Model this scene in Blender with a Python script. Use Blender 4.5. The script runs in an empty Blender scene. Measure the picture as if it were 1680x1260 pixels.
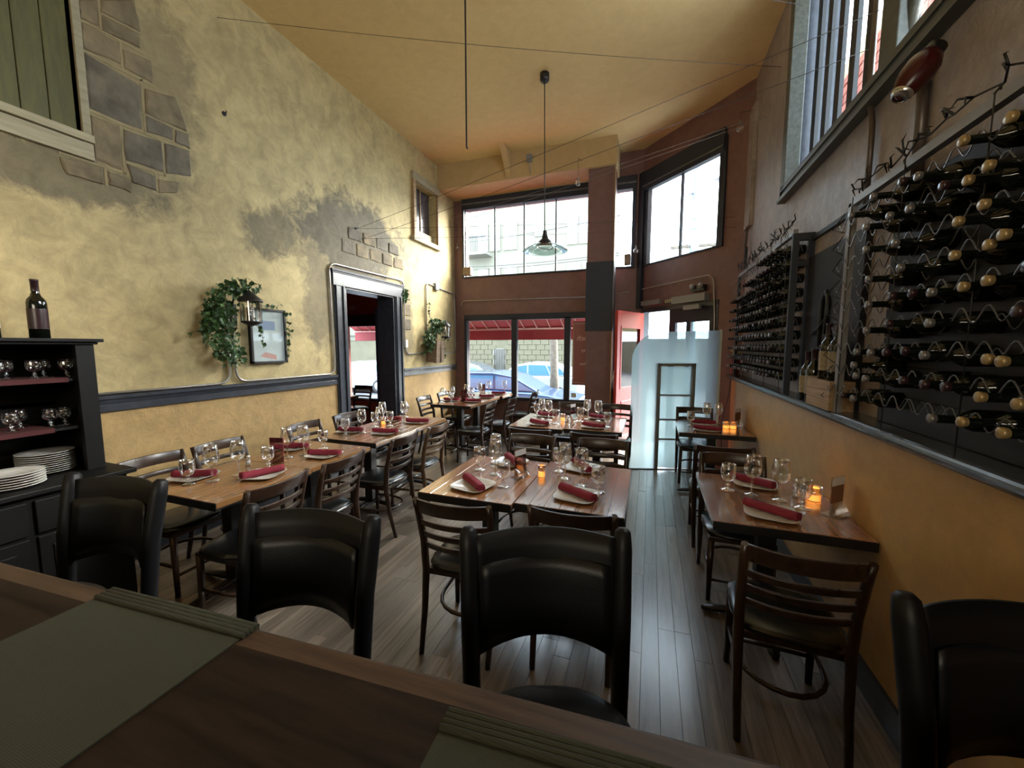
import bpy, bmesh, math, random
from math import sin, cos, pi, radians, sqrt, atan2
from mathutils import Vector, Matrix
random.seed(7)
SC = bpy.context.scene
COL = SC.collection

# ------------------------------------------------------------------ camera
cam_d = bpy.data.cameras.new('camera'); cam = bpy.data.objects.new('camera', cam_d); COL.objects.link(cam)
cam.location = (0, 0, 1.62)
cam_d.sensor_width = 36.0; cam_d.lens = 640.0 / 1680.0 * 36.0
cam_d.clip_start = 0.02; cam_d.clip_end = 300
cam.rotation_euler = (radians(90 - 5.533), 0, radians(19.524))
SC.camera = cam
# ------------------------------------------------------------------ view + world
SC.view_settings.view_transform = 'Standard'; SC.view_settings.look = 'None'
SC.view_settings.gamma = 1.0; SC.view_settings.use_curve_mapping = False
SC.view_settings.exposure = 1.68
W = bpy.data.worlds.new('world'); SC.world = W; W.use_nodes = True
wn = W.node_tree.nodes; wn.clear()
wo = wn.new('ShaderNodeOutputWorld'); wb = wn.new('ShaderNodeBackground')
wb.inputs[0].default_value = (0.72, 0.87, 1.0, 1); wb.inputs[1].default_value = 5.4
W.node_tree.links.new(wb.outputs[0], wo.inputs[0])
def sun(rot, e, ang=1.0):
    l = bpy.data.lights.new('sun', 'SUN'); l.energy = e; l.angle = radians(ang); l.color = (1, .95, .85)
    o = bpy.data.objects.new('sun', l); COL.objects.link(o); o.rotation_euler = rot; return o
# backlit street: a broad bright sun veil beyond the corner window, to the right and ahead
sun(Vector((-.62, -.60, -.50)).to_track_quat('-Z', 'Y').to_euler(), 17.0, 50)
def area(name, loc, target, sx, sy, e, col):
    l = bpy.data.lights.new(name, 'AREA'); l.shape = 'RECTANGLE'; l.size = sx; l.size_y = sy; l.energy = e; l.color = col
    o = bpy.data.objects.new(name, l); COL.objects.link(o); o.location = loc
    o.rotation_euler = (Vector(target) - Vector(loc)).to_track_quat('-Z', 'Y').to_euler(); return o
# added fill lamp standing in for the unseen restaurant behind the camera
area('fill_light', (-0.6, -2.6, 2.3), (-2.0, 2.6, 4.9), 2.4, 1.0, 23, (1, .90, .70))
SC.cycles.max_bounces = 8; SC.cycles.diffuse_bounces = 4; SC.cycles.glossy_bounces = 4
SC.cycles.transparent_max_bounces = 24; SC.cycles.transmission_bounces = 6
SC.cycles.caustics_reflective = False; SC.cycles.caustics_refractive = False
SC.cycles.sample_clamp_indirect = 6.0

# ------------------------------------------------------------------ materials
def nodes(name):
    m = bpy.data.materials.new(name); m.use_nodes = True; nt = m.node_tree
    return m, nt, nt.nodes['Principled BSDF'], nt.links
def N(nt, t, **kw):
    n = nt.nodes.new(t)
    for k, v in kw.items():
        if k in n.inputs: n.inputs[k].default_value = v
        else: setattr(n, k, v)
    return n
def c4(c): return (c[0], c[1], c[2], 1)
def simple(name, col, rough=.5, metal=0, emit=None, es=0, noise=0.0, scale=8.0, bump=0.0, bscale=60, spec=.5, coat=0):
    m, nt, b, L = nodes(name)
    b.inputs['Base Color'].default_value = c4(col); b.inputs['Roughness'].default_value = rough
    b.inputs['Metallic'].default_value = metal; b.inputs['Specular IOR Level'].default_value = spec
    if coat: b.inputs['Coat Weight'].default_value = coat
    if emit: b.inputs['Emission Color'].default_value = c4(emit); b.inputs['Emission Strength'].default_value = es
    if noise or bump: tc = N(nt, 'ShaderNodeTexCoord')
    if noise:
        n = N(nt, 'ShaderNodeTexNoise', Scale=scale, Detail=5.0); L.new(tc.outputs['Object'], n.inputs['Vector'])
        r = N(nt, 'ShaderNodeMapRange'); r.inputs[1].default_value = .3; r.inputs[2].default_value = .7
        r.inputs[3].default_value = 1 - noise; r.inputs[4].default_value = 1 + noise
        L.new(n.outputs[0], r.inputs[0])
        v = N(nt, 'ShaderNodeVectorMath', operation='SCALE'); v.inputs[0].default_value = col
        L.new(r.outputs[0], v.inputs['Scale']); L.new(v.outputs[0], b.inputs['Base Color'])
    if bump:
        n2 = N(nt, 'ShaderNodeTexNoise', Scale=bscale, Detail=4.0); L.new(tc.outputs['Object'], n2.inputs['Vector'])
        bp = N(nt, 'ShaderNodeBump', Strength=bump, Distance=.01); L.new(n2.outputs[0], bp.inputs['Height']); L.new(bp.outputs[0], b.inputs['Normal'])
    return m
def wood(name, c1, c2, stretch=(12, 1.2, 12), scale=3.0, rough=.35, bump=.08, rand=.35, coat=0, spec=.5, cr_=.15):
    """grain runs along object Y; every object gets its own shade"""
    m, nt, b, L = nodes(name)
    tc = N(nt, 'ShaderNodeTexCoord'); oi = N(nt, 'ShaderNodeObjectInfo')
    add = N(nt, 'ShaderNodeVectorMath', operation='MULTIPLY_ADD')
    cx = N(nt, 'ShaderNodeCombineXYZ'); 
    for k in range(3): L.new(oi.outputs['Random'], cx.inputs[k])
    L.new(cx.outputs[0], add.inputs[0]); add.inputs[1].default_value = (37, 53, 29); L.new(tc.outputs['Object'], add.inputs[2])
    mp = N(nt, 'ShaderNodeMapping'); mp.inputs['Scale'].default_value = stretch; L.new(add.outputs[0], mp.inputs[0])
    n = N(nt, 'ShaderNodeTexNoise', Scale=scale, Detail=7.0, Roughness=.62, Distortion=.4); L.new(mp.outputs[0], n.inputs['Vector'])
    cr = N(nt, 'ShaderNodeValToRGB'); cr.color_ramp.elements[0].position = .33; cr.color_ramp.elements[1].position = .68
    cr.color_ramp.elements[0].color = c4(c1); cr.color_ramp.elements[1].color = c4(c2); L.new(n.outputs[0], cr.inputs[0])
    mr = N(nt, 'ShaderNodeMapRange'); mr.inputs[3].default_value = 1 - rand; mr.inputs[4].default_value = 1 + rand
    L.new(oi.outputs['Random'], mr.inputs[0])
    v = N(nt, 'ShaderNodeVectorMath', operation='SCALE'); L.new(cr.outputs[0], v.inputs[0]); L.new(mr.outputs[0], v.inputs['Scale'])
    L.new(v.outputs[0], b.inputs['Base Color'])
    rr = N(nt, 'ShaderNodeMapRange'); rr.inputs[3].default_value = rough - .08; rr.inputs[4].default_value = rough + .12
    L.new(n.outputs[0], rr.inputs[0]); L.new(rr.outputs[0], b.inputs['Roughness'])
    bp = N(nt, 'ShaderNodeBump', Strength=bump, Distance=.005); L.new(n.outputs[0], bp.inputs['Height']); L.new(bp.outputs[0], b.inputs['Normal'])
    if coat: b.inputs['Coat Weight'].default_value = coat; b.inputs['Coat Roughness'].default_value = cr_
    b.inputs['Specular IOR Level'].default_value = spec
    return m
def plaster(name, base, c2, dark, spots=(), scale=1.1, rough=.75, bump=.5, darkamt=.0, vein=.5, finescale=9):
    """mottled plaster; spots = (centre, radius, strength) of worn dark areas of the wall itself"""
    m, nt, b, L = nodes(name)
    tc = N(nt, 'ShaderNodeTexCoord')
    n1 = N(nt, 'ShaderNodeTexNoise', Scale=scale, Detail=6.0, Roughness=.6, Distortion=.8); L.new(tc.outputs['Object'], n1.inputs['Vector'])
    n2 = N(nt, 'ShaderNodeTexNoise', Scale=finescale, Detail=8.0, Roughness=.72, Distortion=.5); L.new(tc.outputs['Object'], n2.inputs['Vector'])
    cr = N(nt, 'ShaderNodeValToRGB'); e = cr.color_ramp.elements; e[0].position = .32; e[1].position = .68
    e[0].color = c4(c2); e[1].color = c4(base); L.new(n1.outputs[0], cr.inputs[0])
    last = cr.outputs[0]
    # fine mottling
    mr = N(nt, 'ShaderNodeMapRange'); mr.inputs[1].default_value = .35; mr.inputs[2].default_value = .65; mr.inputs[3].default_value = 1 - .35 * vein; mr.inputs[4].default_value = 1 + .25 * vein
    L.new(n2.outputs[0], mr.inputs[0])
    v = N(nt, 'ShaderNodeVectorMath', operation='SCALE'); L.new(last, v.inputs[0]); L.new(mr.outputs[0], v.inputs['Scale']); last = v.outputs[0]
    fac = None
    for (cx, cy, cz), r, s in spots:
        sb = N(nt, 'ShaderNodeVectorMath', operation='SUBTRACT'); L.new(tc.outputs['Object'], sb.inputs[0]); sb.inputs[1].default_value = (cx, cy, cz)
        dv = N(nt, 'ShaderNodeVectorMath', operation='DIVIDE'); L.new(sb.outputs[0], dv.inputs[0]); dv.inputs[1].default_value = (5, r[0], r[1])
        ln = N(nt, 'ShaderNodeVectorMath', operation='LENGTH'); L.new(dv.outputs[0], ln.inputs[0])
        ad = N(nt, 'ShaderNodeMath', operation='ADD'); L.new(ln.outputs['Value'], ad.inputs[0])
        ns = N(nt, 'ShaderNodeMapRange'); ns.inputs[1].default_value = .3; ns.inputs[2].default_value = .7; ns.inputs[3].default_value = -.55; ns.inputs[4].default_value = .55
        mixn = N(nt, 'ShaderNodeMath', operation='ADD'); 
        L.new(n1.outputs[0], mixn.inputs[0]); L.new(n2.outputs[0], mixn.inputs[1])
        hf = N(nt, 'ShaderNodeMath', operation='MULTIPLY'); L.new(mixn.outputs[0], hf.inputs[0]); hf.inputs[1].default_value = .5
        L.new(hf.outputs[0], ns.inputs[0]); L.new(ns.outputs[0], ad.inputs[1])
        m2 = N(nt, 'ShaderNodeMapRange'); m2.inputs[1].default_value = 1.12; m2.inputs[2].default_value = .72; m2.inputs[3].default_value = 0; m2.inputs[4].default_value = s
        L.new(ad.outputs[0], m2.inputs[0])
        if fac is None: fac = m2.outputs[0]
        else:
            mx = N(nt, 'ShaderNodeMath', operation='MAXIMUM'); L.new(fac, mx.inputs[0]); L.new(m2.outputs[0], mx.inputs[1]); fac = mx.outputs[0]
    if fac is not None:
        n3 = N(nt, 'ShaderNodeTexNoise', Scale=5.0, Detail=8.0, Roughness=.75, Distortion=2.0); L.new(tc.outputs['Object'], n3.inputs['Vector'])
        c3 = N(nt, 'ShaderNodeValToRGB'); q = c3.color_ramp.elements; q[0].position = .35; q[1].position = .7
        q[0].color = c4([x * .5 for x in dark]); q[1].color = c4([x * 1.7 for x in dark]); L.new(n3.outputs[0], c3.inputs[0])
        mx = N(nt, 'ShaderNodeMixRGB'); L.new(fac, mx.inputs[0]); L.new(last, mx.inputs[1]); L.new(c3.outputs[0], mx.inputs[2]); last = mx.outputs[0]
    L.new(last, b.inputs['Base Color']); b.inputs['Roughness'].default_value = rough
    bp = N(nt, 'ShaderNodeBump', Strength=bump, Distance=.02); L.new(n2.outputs[0], bp.inputs['Height']); L.new(bp.outputs[0], b.inputs['Normal'])
    return m
def glassy(name, tint=(1, 1, 1), refl=.9, ior=1.45, rough=.02, base=0.0, pwr=2.2):
    """thin clear glass: see-through with fresnel reflections"""
    m, nt, b, L = nodes(name); nt.nodes.remove(b); out = nt.nodes['Material Output']
    tr = N(nt, 'ShaderNodeBsdfTransparent'); tr.inputs[0].default_value = c4(tint)
    gl = N(nt, 'ShaderNodeBsdfGlossy'); gl.inputs['Roughness'].default_value = rough; gl.inputs[0].default_value = (refl, refl, refl, 1)
    lw = N(nt, 'ShaderNodeLayerWeight', Blend=.35)
    mr = N(nt, 'ShaderNodeMapRange'); mr.inputs[3].default_value = base; mr.inputs[4].default_value = 1
    pw = N(nt, 'ShaderNodeMath', operation='POWER'); L.new(lw.outputs['Facing'], pw.inputs[0]); pw.inputs[1].default_value = pwr
    L.new(pw.outputs[0], mr.inputs[0])
    mx = N(nt, 'ShaderNodeMixShader'); L.new(mr.outputs[0], mx.inputs[0]); L.new(tr.outputs[0], mx.inputs[1]); L.new(gl.outputs[0], mx.inputs[2]); L.new(mx.outputs[0], out.inputs[0])
    return m
def weave(name, c1, c2, sc=260):
    m, nt, b, L = nodes(name); tc = N(nt, 'ShaderNodeTexCoord')
    w1 = N(nt, 'ShaderNodeTexWave', Scale=sc, bands_direction='X', Distortion=1.0); w2 = N(nt, 'ShaderNodeTexWave', Scale=sc * .45, bands_direction='Y', Distortion=1.5)
    L.new(tc.outputs['Object'], w1.inputs[0]); L.new(tc.outputs['Object'], w2.inputs[0])
    ml = N(nt, 'ShaderNodeMath', operation='MULTIPLY'); L.new(w1.outputs[1], ml.inputs[0]); L.new(w2.outputs[1], ml.inputs[1])
    mx = N(nt, 'ShaderNodeMixRGB'); mx.inputs[1].default_value = c4(c1); mx.inputs[2].default_value = c4(c2); L.new(ml.outputs[0], mx.inputs[0]); L.new(mx.outputs[0], b.inputs['Base Color'])
    bp = N(nt, 'ShaderNodeBump', Strength=.5, Distance=.002); L.new(ml.outputs[0], bp.inputs['Height']); L.new(bp.outputs[0], b.inputs['Normal'])
    b.inputs['Roughness'].default_value = .85
    return m

XL = -3.65; XR = 1.08; ZC = 4.78; YF = 6.95
M = {}
M['wall_l'] = plaster('left_plaster', (.54, .43, .21), (.40, .31, .15), (.085, .072, .05),
    spots=[((XL, 2.0, 3.5), (.34, .8), .42), ((XL, 4.3, 2.95), (1.0, .55), .85), ((XL, 3.6, 2.3), (.28, .8), .6), ((XL, 3.05, 2.75), (.3, .3), .7), ((XL, 5.35, 2.1), (.18, .7), .55), ((XL, 1.5, 2.75), (.55, .18), .7)], vein=.6, bump=.4, finescale=7)
M['wall_low'] = plaster('ochre_plaster', (.44, .29, .12), (.35, .22, .085), (.1, .1, .1), vein=.5, bump=.5, scale=1.6)
M['wall_r'] = plaster('taupe_plaster', (.36, .30, .28), (.25, .205, .19), (.1, .1, .1), vein=.7, bump=.6, rough=.4)
M['wall_rlow'] = plaster('ochre_satin', (.52, .31, .115), (.43, .25, .09), (.1, .1, .1), vein=.3, bump=.12, rough=.45)
M['wall_f'] = plaster('maroon_wall', (.19, .095, .085), (.15, .075, .068), (.1, .1, .1), vein=.4, bump=.2, rough=.55)
M['ceil'] = plaster('ceiling_paint', (.76, .56, .27), (.70, .50, .235), (.1, .1, .1), vein=.15, bump=.12, scale=.6)
M['cream'] = plaster('beam_paint', (.50, .35, .17), (.42, .29, .13), (.1, .1, .1), vein=.15, bump=.1)
M['red_in'] = simple('other_room_red', (.30, .07, .05), .7)
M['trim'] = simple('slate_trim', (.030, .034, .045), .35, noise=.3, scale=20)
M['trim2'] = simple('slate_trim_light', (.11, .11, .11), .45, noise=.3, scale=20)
M['darkframe'] = simple('dark_window_frame', (.012, .016, .028), .55)
M['rframe'] = wood('weathered_green_frame', (.05, .055, .045), (.10, .105, .09), rough=.5, rand=.1)
M['plank'] = wood('floor_oak', (.11, .09, .07), (.23, .185, .145), stretch=(14, .9, 14), rough=.3, bump=.08, rand=.35, coat=.5, cr_=.22)
M['subfloor'] = simple('subfloor', (.03, .022, .016), .8)
M['board'] = wood('table_board', (.19, .080, .030), (.31, .145, .060), stretch=(9, .8, 9), rough=.2, bump=.02, rand=.2, coat=1.0)
M['board_l'] = wood('table_board_honey', (.20, .095, .034), (.31, .155, .06), stretch=(9, .8, 9), rough=.22, bump=.02, rand=.15, coat=.55)
M['bar'] = wood('bar_walnut', (.007, .0042, .003), (.022, .013, .0085), stretch=(1.2, 12, 12), spec=.12, rough=.55, bump=.12, rand=.05)
M['barnose'] = wood('bar_nosing', (.026, .014, .008), (.07, .04, .024), stretch=(1.2, 14, 14), spec=.3, rough=.45, bump=.12, rand=.05)
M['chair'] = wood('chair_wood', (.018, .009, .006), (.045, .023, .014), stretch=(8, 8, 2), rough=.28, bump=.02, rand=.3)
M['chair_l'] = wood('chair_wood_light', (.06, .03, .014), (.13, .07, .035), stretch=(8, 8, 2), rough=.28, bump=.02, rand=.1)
M['vinyl'] = simple('black_vinyl', (.010, .011, .013), .25, bump=.04, bscale=200)
M['stoolwood'] = simple('stool_black_wood', (.005, .005, .006), .45, spec=.2)
M['leather'] = simple('stool_leather', (.0045, .005, .0065), .4, spec=.28, bump=.06, bscale=220)
M['iron'] = simple('black_iron', (.010, .010, .011), .4)
M['runner'] = weave('green_runner', (.014, .015, .006), (.042, .044, .020))
M['nap'] = simple('burgundy_cloth', (.20, .012, .030), .85, bump=.4, bscale=180)
M['china'] = simple('white_china', (.62, .60, .56), .15)
M['glass'] = glassy('clear_glass', (.95, .96, .96), 1.0, base=.13, pwr=1.0, rough=.04)
M['pane'] = glassy('window_glass', (.96, .97, .97), .5, base=.02)
M['pane_d'] = glassy('dark_pane', (.25, .26, .26), .6, base=.05)
M['acrylic'] = glassy('acrylic', (.93, .94, .95), 1.0, base=.14, pwr=1.2)
M['card'] = simple('red_card', (.22, .02, .025), .5, noise=.4, scale=40)
M['cardw'] = simple('white_card', (.6, .6, .6), .5)
M['flame'] = simple('candle_flame', (1, .5, .1), .5, emit=(1, .38, .05), es=8)
M['wax'] = simple('candle_glow', (.9, .5, .2), .5, emit=(1, .32, .05), es=1.0)
M['waxtop'] = simple('candle_wax', (.75, .6, .55), .5)
M['pepper'] = simple('pepper', (.05, .04, .03), .7)
M['steel'] = simple('steel', (.5, .5, .5), .25, metal=1)
M['conduit'] = simple('painted_conduit', (.36, .34, .31), .3, metal=.5)
M['pipe_d'] = simple('dark_pipe', (.09, .07, .06), .35, metal=.3)
M['black'] = simple('matt_black', (.006, .006, .007), .5)
M['wine'] = simple('wine_bottle_glass', (.004, .006, .004), .08, coat=.3)
M['gold'] = simple('gold_foil', (.34, .24, .11), .4, metal=.4)
M['silver'] = simple('grey_foil', (.19, .18, .18), .35, metal=.5)
M['darkfoil'] = simple('dark_foil', (.03, .012, .015), .3)
M['label'] = simple('bottle_label', (.26, .21, .14), .7, noise=.25, scale=60)
M['rackwood'] = wood('rack_board', (.006, .006, .009), (.022, .02, .022), rough=.5, spec=.3)
M['crate'] = wood('pine_crate', (.22, .13, .06), (.42, .28, .15), rough=.6, rand=.1)
M['shutter'] = wood('olive_shutter', (.075, .07, .022), (.12, .11, .035), stretch=(12, 12, 1.5), rough=.65, rand=.2)
M['sill'] = wood('pale_sill', (.30, .26, .16), (.42, .37, .25), rough=.7, rand=.1)
M['stone'] = simple('wall_stone', (.19, .145, .082), .8, noise=.4, scale=7, bump=.6, bscale=25)
M['stone2'] = simple('wall_stone_grey', (.14, .115, .08), .8, noise=.4, scale=7, bump=.6, bscale=25)
M['mortar'] = simple('mortar', (.30, .24, .13), .85, noise=.2, bump=.5, bscale=30)
M['leaf'] = simple('ivy_leaf', (.035, .085, .022), .45, noise=.5, scale=14)
M['leaf_l'] = simple('ivy_leaf_light', (.10, .19, .07), .45, noise=.5, scale=14)
M['stem'] = simple('ivy_stem', (.05, .035, .02), .7)
M['planter'] = wood('planter_wood', (.14, .095, .06), (.24, .17, .11), rough=.7)
M['hutch'] = simple('hutch_black', (.004, .0037, .0035), .55, spec=.22, noise=.3, scale=10)
M['redcloth'] = simple('red_shelf_cloth', (.05, .004, .005), .8)
M['cabglass'] = glassy('plate_white_glass')
M['reddoor'] = simple('red_door', (.42, .035, .03), .4)
M['frost'] = None
M['redfix'] = simple('red_lacquer', (.045, .004, .005), .25, spec=.4)
M['white'] = simple('white_paint', (.75, .75, .72), .5)
M['grey'] = simple('grey_metal', (.22, .22, .23), .4)
M['wirem'] = simple('rack_wire', (.12, .12, .13), .3, metal=.5)
M['cardpink'] = glassy('printed_acrylic', (.62, .42, .42), .8, base=.1)
M['rubber'] = simple('tyre', (.012, .012, .012), .7)
M['car_blue'] = simple('car_paint_blue', (.03, .06, .13), .2, metal=.4, coat=.6)
M['car_white'] = simple('car_paint_white', (.22, .24, .25), .2, coat=.6)
M['car_grey'] = simple('car_paint_grey', (.09, .10, .12), .2, metal=.4, coat=.6)
M['carglass'] = simple('car_glass', (.05, .12, .20), .05, coat=.5)
M['asphalt'] = simple('asphalt', (.06, .06, .065), .8, noise=.2, scale=3)
M['walk'] = simple('sidewalk', (.16, .155, .15), .8, noise=.15, scale=2)
M['facade'] = simple('pale_facade', (.115, .11, .08), .8, noise=.08, scale=1)
M['facade2'] = simple('block_facade', (.085, .075, .045), .85, noise=.15, scale=2)
M['fwin'] = simple('facade_window', (.25, .26, .25), .1)
M['ftrim'] = simple('facade_trim', (.17, .16, .13), .7)
M['awning'] = simple('red_awning', (.20, .008, .012), .7)
M['awnunder'] = simple('awning_rib', (.28, .14, .12), .6)
M['bark'] = simple('tree_bark', (.09, .075, .055), .9, noise=.3, scale=10)
M['brick'] = simple('red_brick', (.22, .045, .025), .8, noise=.3, scale=9)
M['lshaft'] = simple('light_shaft_wall', (.42, .33, .15), .8)
M['bulb'] = glassy('bulb_glass', (.9, .9, .9), 1.0, base=.12)
M['shade'] = glassy('lamp_shade_glass', (.62, .70, .68), .9, base=.12)
M['paper'] = simple('picture_paper', (.42, .48, .47), .25, noise=.12, scale=9, coat=.4)
M['picblue'] = simple('picture_blue', (.16, .22, .32), .4)
M['picred'] = simple('picture_red', (.45, .25, .22), .4)
M['sign'] = simple('menu_sign', (.32, .11, .10), .5)
M['signtxt'] = simple('sign_lettering', (.85, .7, .64), .5)
M['exit'] = simple('exit_sign', (.05, .045, .04), .4)
M['flower'] = simple('dried_flower', (.45, .40, .22), .8)
# frosted glass: translucent, lit through by the daylight behind it
m, nt, b, L = nodes('frosted_glass'); nt.nodes.remove(b)
ta = N(nt, 'ShaderNodeBsdfTranslucent'); ta.inputs[0].default_value = (.38, .47, .50, 1)
df = N(nt, 'ShaderNodeBsdfDiffuse'); df.inputs[0].default_value = (.38, .46, .49, 1)
tp = N(nt, 'ShaderNodeBsdfTransparent'); tp.inputs[0].default_value = (.9, .97, .96, 1)
x1 = N(nt, 'ShaderNodeMixShader'); x1.inputs[0].default_value = .15; L.new(ta.outputs[0], x1.inputs[1]); L.new(df.outputs[0], x1.inputs[2])
x2 = N(nt, 'ShaderNodeMixShader'); x2.inputs[0].default_value = .30; L.new(x1.outputs[0], x2.inputs[1]); L.new(tp.outputs[0], x2.inputs[2])
L.new(x2.outputs[0], nt.nodes['Material Output'].inputs[0]); M['frost'] = m

m2_ = M['frost'].copy(); m2_.name = 'frosted_inset'; M['frost2'] = m2_
for nd in m2_.node_tree.nodes:
    if nd.type == 'BSDF_TRANSLUCENT': nd.inputs[0].default_value = (.30, .40, .43, 1)
    if nd.type == 'BSDF_DIFFUSE': nd.inputs[0].default_value = (.35, .40, .40, 1)
# ------------------------------------------------------------------ geometry helpers
class G:
    """collects world-space geometry; build() links it as ONE mesh object"""
    def __init__(s): s.v = []; s.f = []; s.sm = []
    def add(s, vs, fs, smooth=False):
        o = len(s.v); s.v += [tuple(v) for v in vs]; s.f += [tuple(i + o for i in f) for f in fs]; s.sm += [smooth] * len(fs); return s
    def box(s, x0, x1, y0, y1, z0, z1, mat=None):
        vs = [(x, y, z) for z in (z0, z1) for y in (y0, y1) for x in (x0, x1)]
        if mat: vs = [mat @ Vector(v) for v in vs]
        return s.add(vs, [(0, 2, 3, 1), (4, 5, 7, 6), (0, 1, 5, 4), (2, 6, 7, 3), (0, 4, 6, 2), (1, 3, 7, 5)])
    def tube(s, pts, r, n=8, rs=None, cap=True, flat=1.0):
        pts = [Vector(p) for p in pts]; k = len(pts); o = len(s.v); up = None
        for i, p in enumerate(pts):
            t = (pts[min(i + 1, k - 1)] - pts[max(i - 1, 0)]).normalized()
            if up is None:
                up = Vector((0, 0, 1)) if abs(t.z) < .9 else Vector((0, 1, 0))
            a = t.cross(up).normalized(); b2 = a.cross(t).normalized(); up = b2
            rr = rs[i] if rs else r
            for j in range(n):
                an = 2 * pi * j / n; s.v.append(tuple(p + a * cos(an) * rr + b2 * sin(an) * rr * flat))
        for i in range(k - 1):
            for j in range(n):
                q = o + i * n; s.f.append((q + j, q + (j + 1) % n, q + n + (j + 1) % n, q + n + j)); s.sm.append(True)
        if cap:
            s.f.append(tuple(o + j for j in range(n))[::-1]); s.sm.append(False)
            s.f.append(tuple(o + (k - 1) * n + j for j in range(n))); s.sm.append(False)
        return s
    def lathe(s, prof, n=16, c=(0, 0, 0), mat=None, power=None):
        """prof: (r, z) list around +Z through c"""
        o = len(s.v); k = len(prof)
        for r, z in prof:
            for j in range(n):
                a = 2 * pi * j / n
                if power:
                    ca, sa = cos(a), sin(a); f = (abs(ca) ** power + abs(sa) ** power) ** (-1 / power)
                    p = Vector((r * f * ca, r * f * sa, z))
                else: p = Vector((r * cos(a), r * sin(a), z))
                if mat: p = mat @ p
                s.v.append((p.x + c[0], p.y + c[1], p.z + c[2]))
        for i in range(k - 1):
            for j in range(n):
                q = o + i * n; s.f.append((q + j, q + (j + 1) % n, q + n + (j + 1) % n, q + n + j)); s.sm.append(True)
        return s
    def prism(s, poly, d, axis='x', p=0):
        """poly of 2D points extruded along axis from p to p+d"""
        def P(u, v, w): return {'x': (w, u, v), 'y': (u, w, v), 'z': (u, v, w)}[axis]
        n = len(poly); vs = [P(u, v, p) for u, v in poly] + [P(u, v, p + d) for u, v in poly]
        fs = [tuple(range(n))[::-1], tuple(range(n, 2 * n))] + [(i, (i + 1) % n, n + (i + 1) % n, n + i) for i in range(n)]
        return s.add(vs, fs)
    def build(s, name, mat, parent=None, bevel=0, origin=None, seg=2, local=False):
        off = Vector((0, 0, 0)); p = None if local else parent
        while p is not None: off += p.location; p = p.parent
        org = Vector(origin) if origin is not None else (Vector((0, 0, 0)))
        me = bpy.data.meshes.new(name)
        me.from_pydata([(v[0] - off.x - org.x, v[1] - off.y - org.y, v[2] - off.z - org.z) for v in s.v], [], s.f)
        me.polygons.foreach_set('use_smooth', s.sm)
        bm = bmesh.new(); bm.from_mesh(me); bmesh.ops.recalc_face_normals(bm, faces=bm.faces); bm.to_mesh(me); bm.free()
        me.materials.append(mat); o = bpy.data.objects.new(name, me); COL.objects.link(o)
        o.location = org
        if parent is not None: o.parent = parent
        if bevel:
            b = o.modifiers.new('bevel', 'BEVEL'); b.width = bevel; b.segments = seg; b.limit_method = 'ANGLE'; b.angle_limit = radians(40)
        return o
def thing(name, label, cat, loc=(0, 0, 0), group=None, rz=0):
    o = bpy.data.objects.new(name, None); COL.objects.link(o); o.location = loc; o.rotation_euler = (0, 0, rz); o.empty_display_size = .05
    return tag(o, label, cat, group)
def tag(o, label, cat, group=None, kind=None):
    o['label'] = label; o['category'] = cat
    if group: o['group'] = group
    if kind: o['kind'] = kind
    return o
def struct(o): o['kind'] = 'structure'; return o
def kids(o): return [c for c in ALLCH.get(o.name, [])]
ALLCH = {}
def dup(root, loc, rz=0, label=None, group=None, parent=None, scale=None):
    r = root.copy(); COL.objects.link(r)
    if parent is None: r.location = loc; r.rotation_euler = (0, 0, rz)
    if label: r['label'] = label
    if group: r['group'] = group
    if scale: r.scale = scale
    for ch in list(root.children):
        c = ch.copy(); COL.objects.link(c); c.parent = r
        for g in list(ch.children):
            d = g.copy(); COL.objects.link(d); d.parent = c
    return r
def bez(pts, n=8):
    """round the corners of a polyline"""
    out = []; pts = [Vector(p) for p in pts]
    out.append(pts[0])
    for i in range(1, len(pts) - 1):
        a, b2, c = pts[i - 1], pts[i], pts[i + 1]
        r = min((a - b2).length, (c - b2).length) * .45; r = min(r, .11)
        p0 = b2 + (a - b2).normalized() * r; p1 = b2 + (c - b2).normalized() * r
        for k in range(n + 1):
            t = k / n; out.append(p0 * (1 - t) ** 2 + b2 * 2 * t * (1 - t) + p1 * t * t)
    out.append(pts[-1]); return out
def text(name, s, size, mat, parent, loc, rot, mirror=False, depth=.001):
    cu = bpy.data.curves.new(name, 'FONT'); cu.body = s; cu.size = size; cu.extrude = depth; cu.align_x = 'CENTER'; cu.align_y = 'CENTER'; cu.resolution_u = 3
    t = bpy.data.objects.new(name, cu); COL.objects.link(t); bpy.context.view_layer.update()
    me = bpy.data.meshes.new_from_object(t); bpy.data.objects.remove(t)
    me.materials.clear(); me.materials.append(mat)
    mt = Matrix.Rotation(rot[2], 4, 'Z') @ Matrix.Rotation(rot[1], 4, 'Y') @ Matrix.Rotation(rot[0], 4, 'X')
    if mirror: mt = mt @ Matrix.Diagonal((-1, 1, 1, 1))
    me.transform(mt)
    o = bpy.data.objects.new(name, me); COL.objects.link(o)
    off = Vector((0, 0, 0)); p = parent
    while p is not None: off += p.location; p = p.parent
    o.location = Vector(loc) - off; o.parent = parent; return o

# ------------------------------------------------------------------ room shell
YB = -3.2   # back of the modelled room
sub = G().box(XL - .3, 1.4, YB, 7.1, -.12, -.022).build('floor', M['subfloor']); struct(sub)
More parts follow.
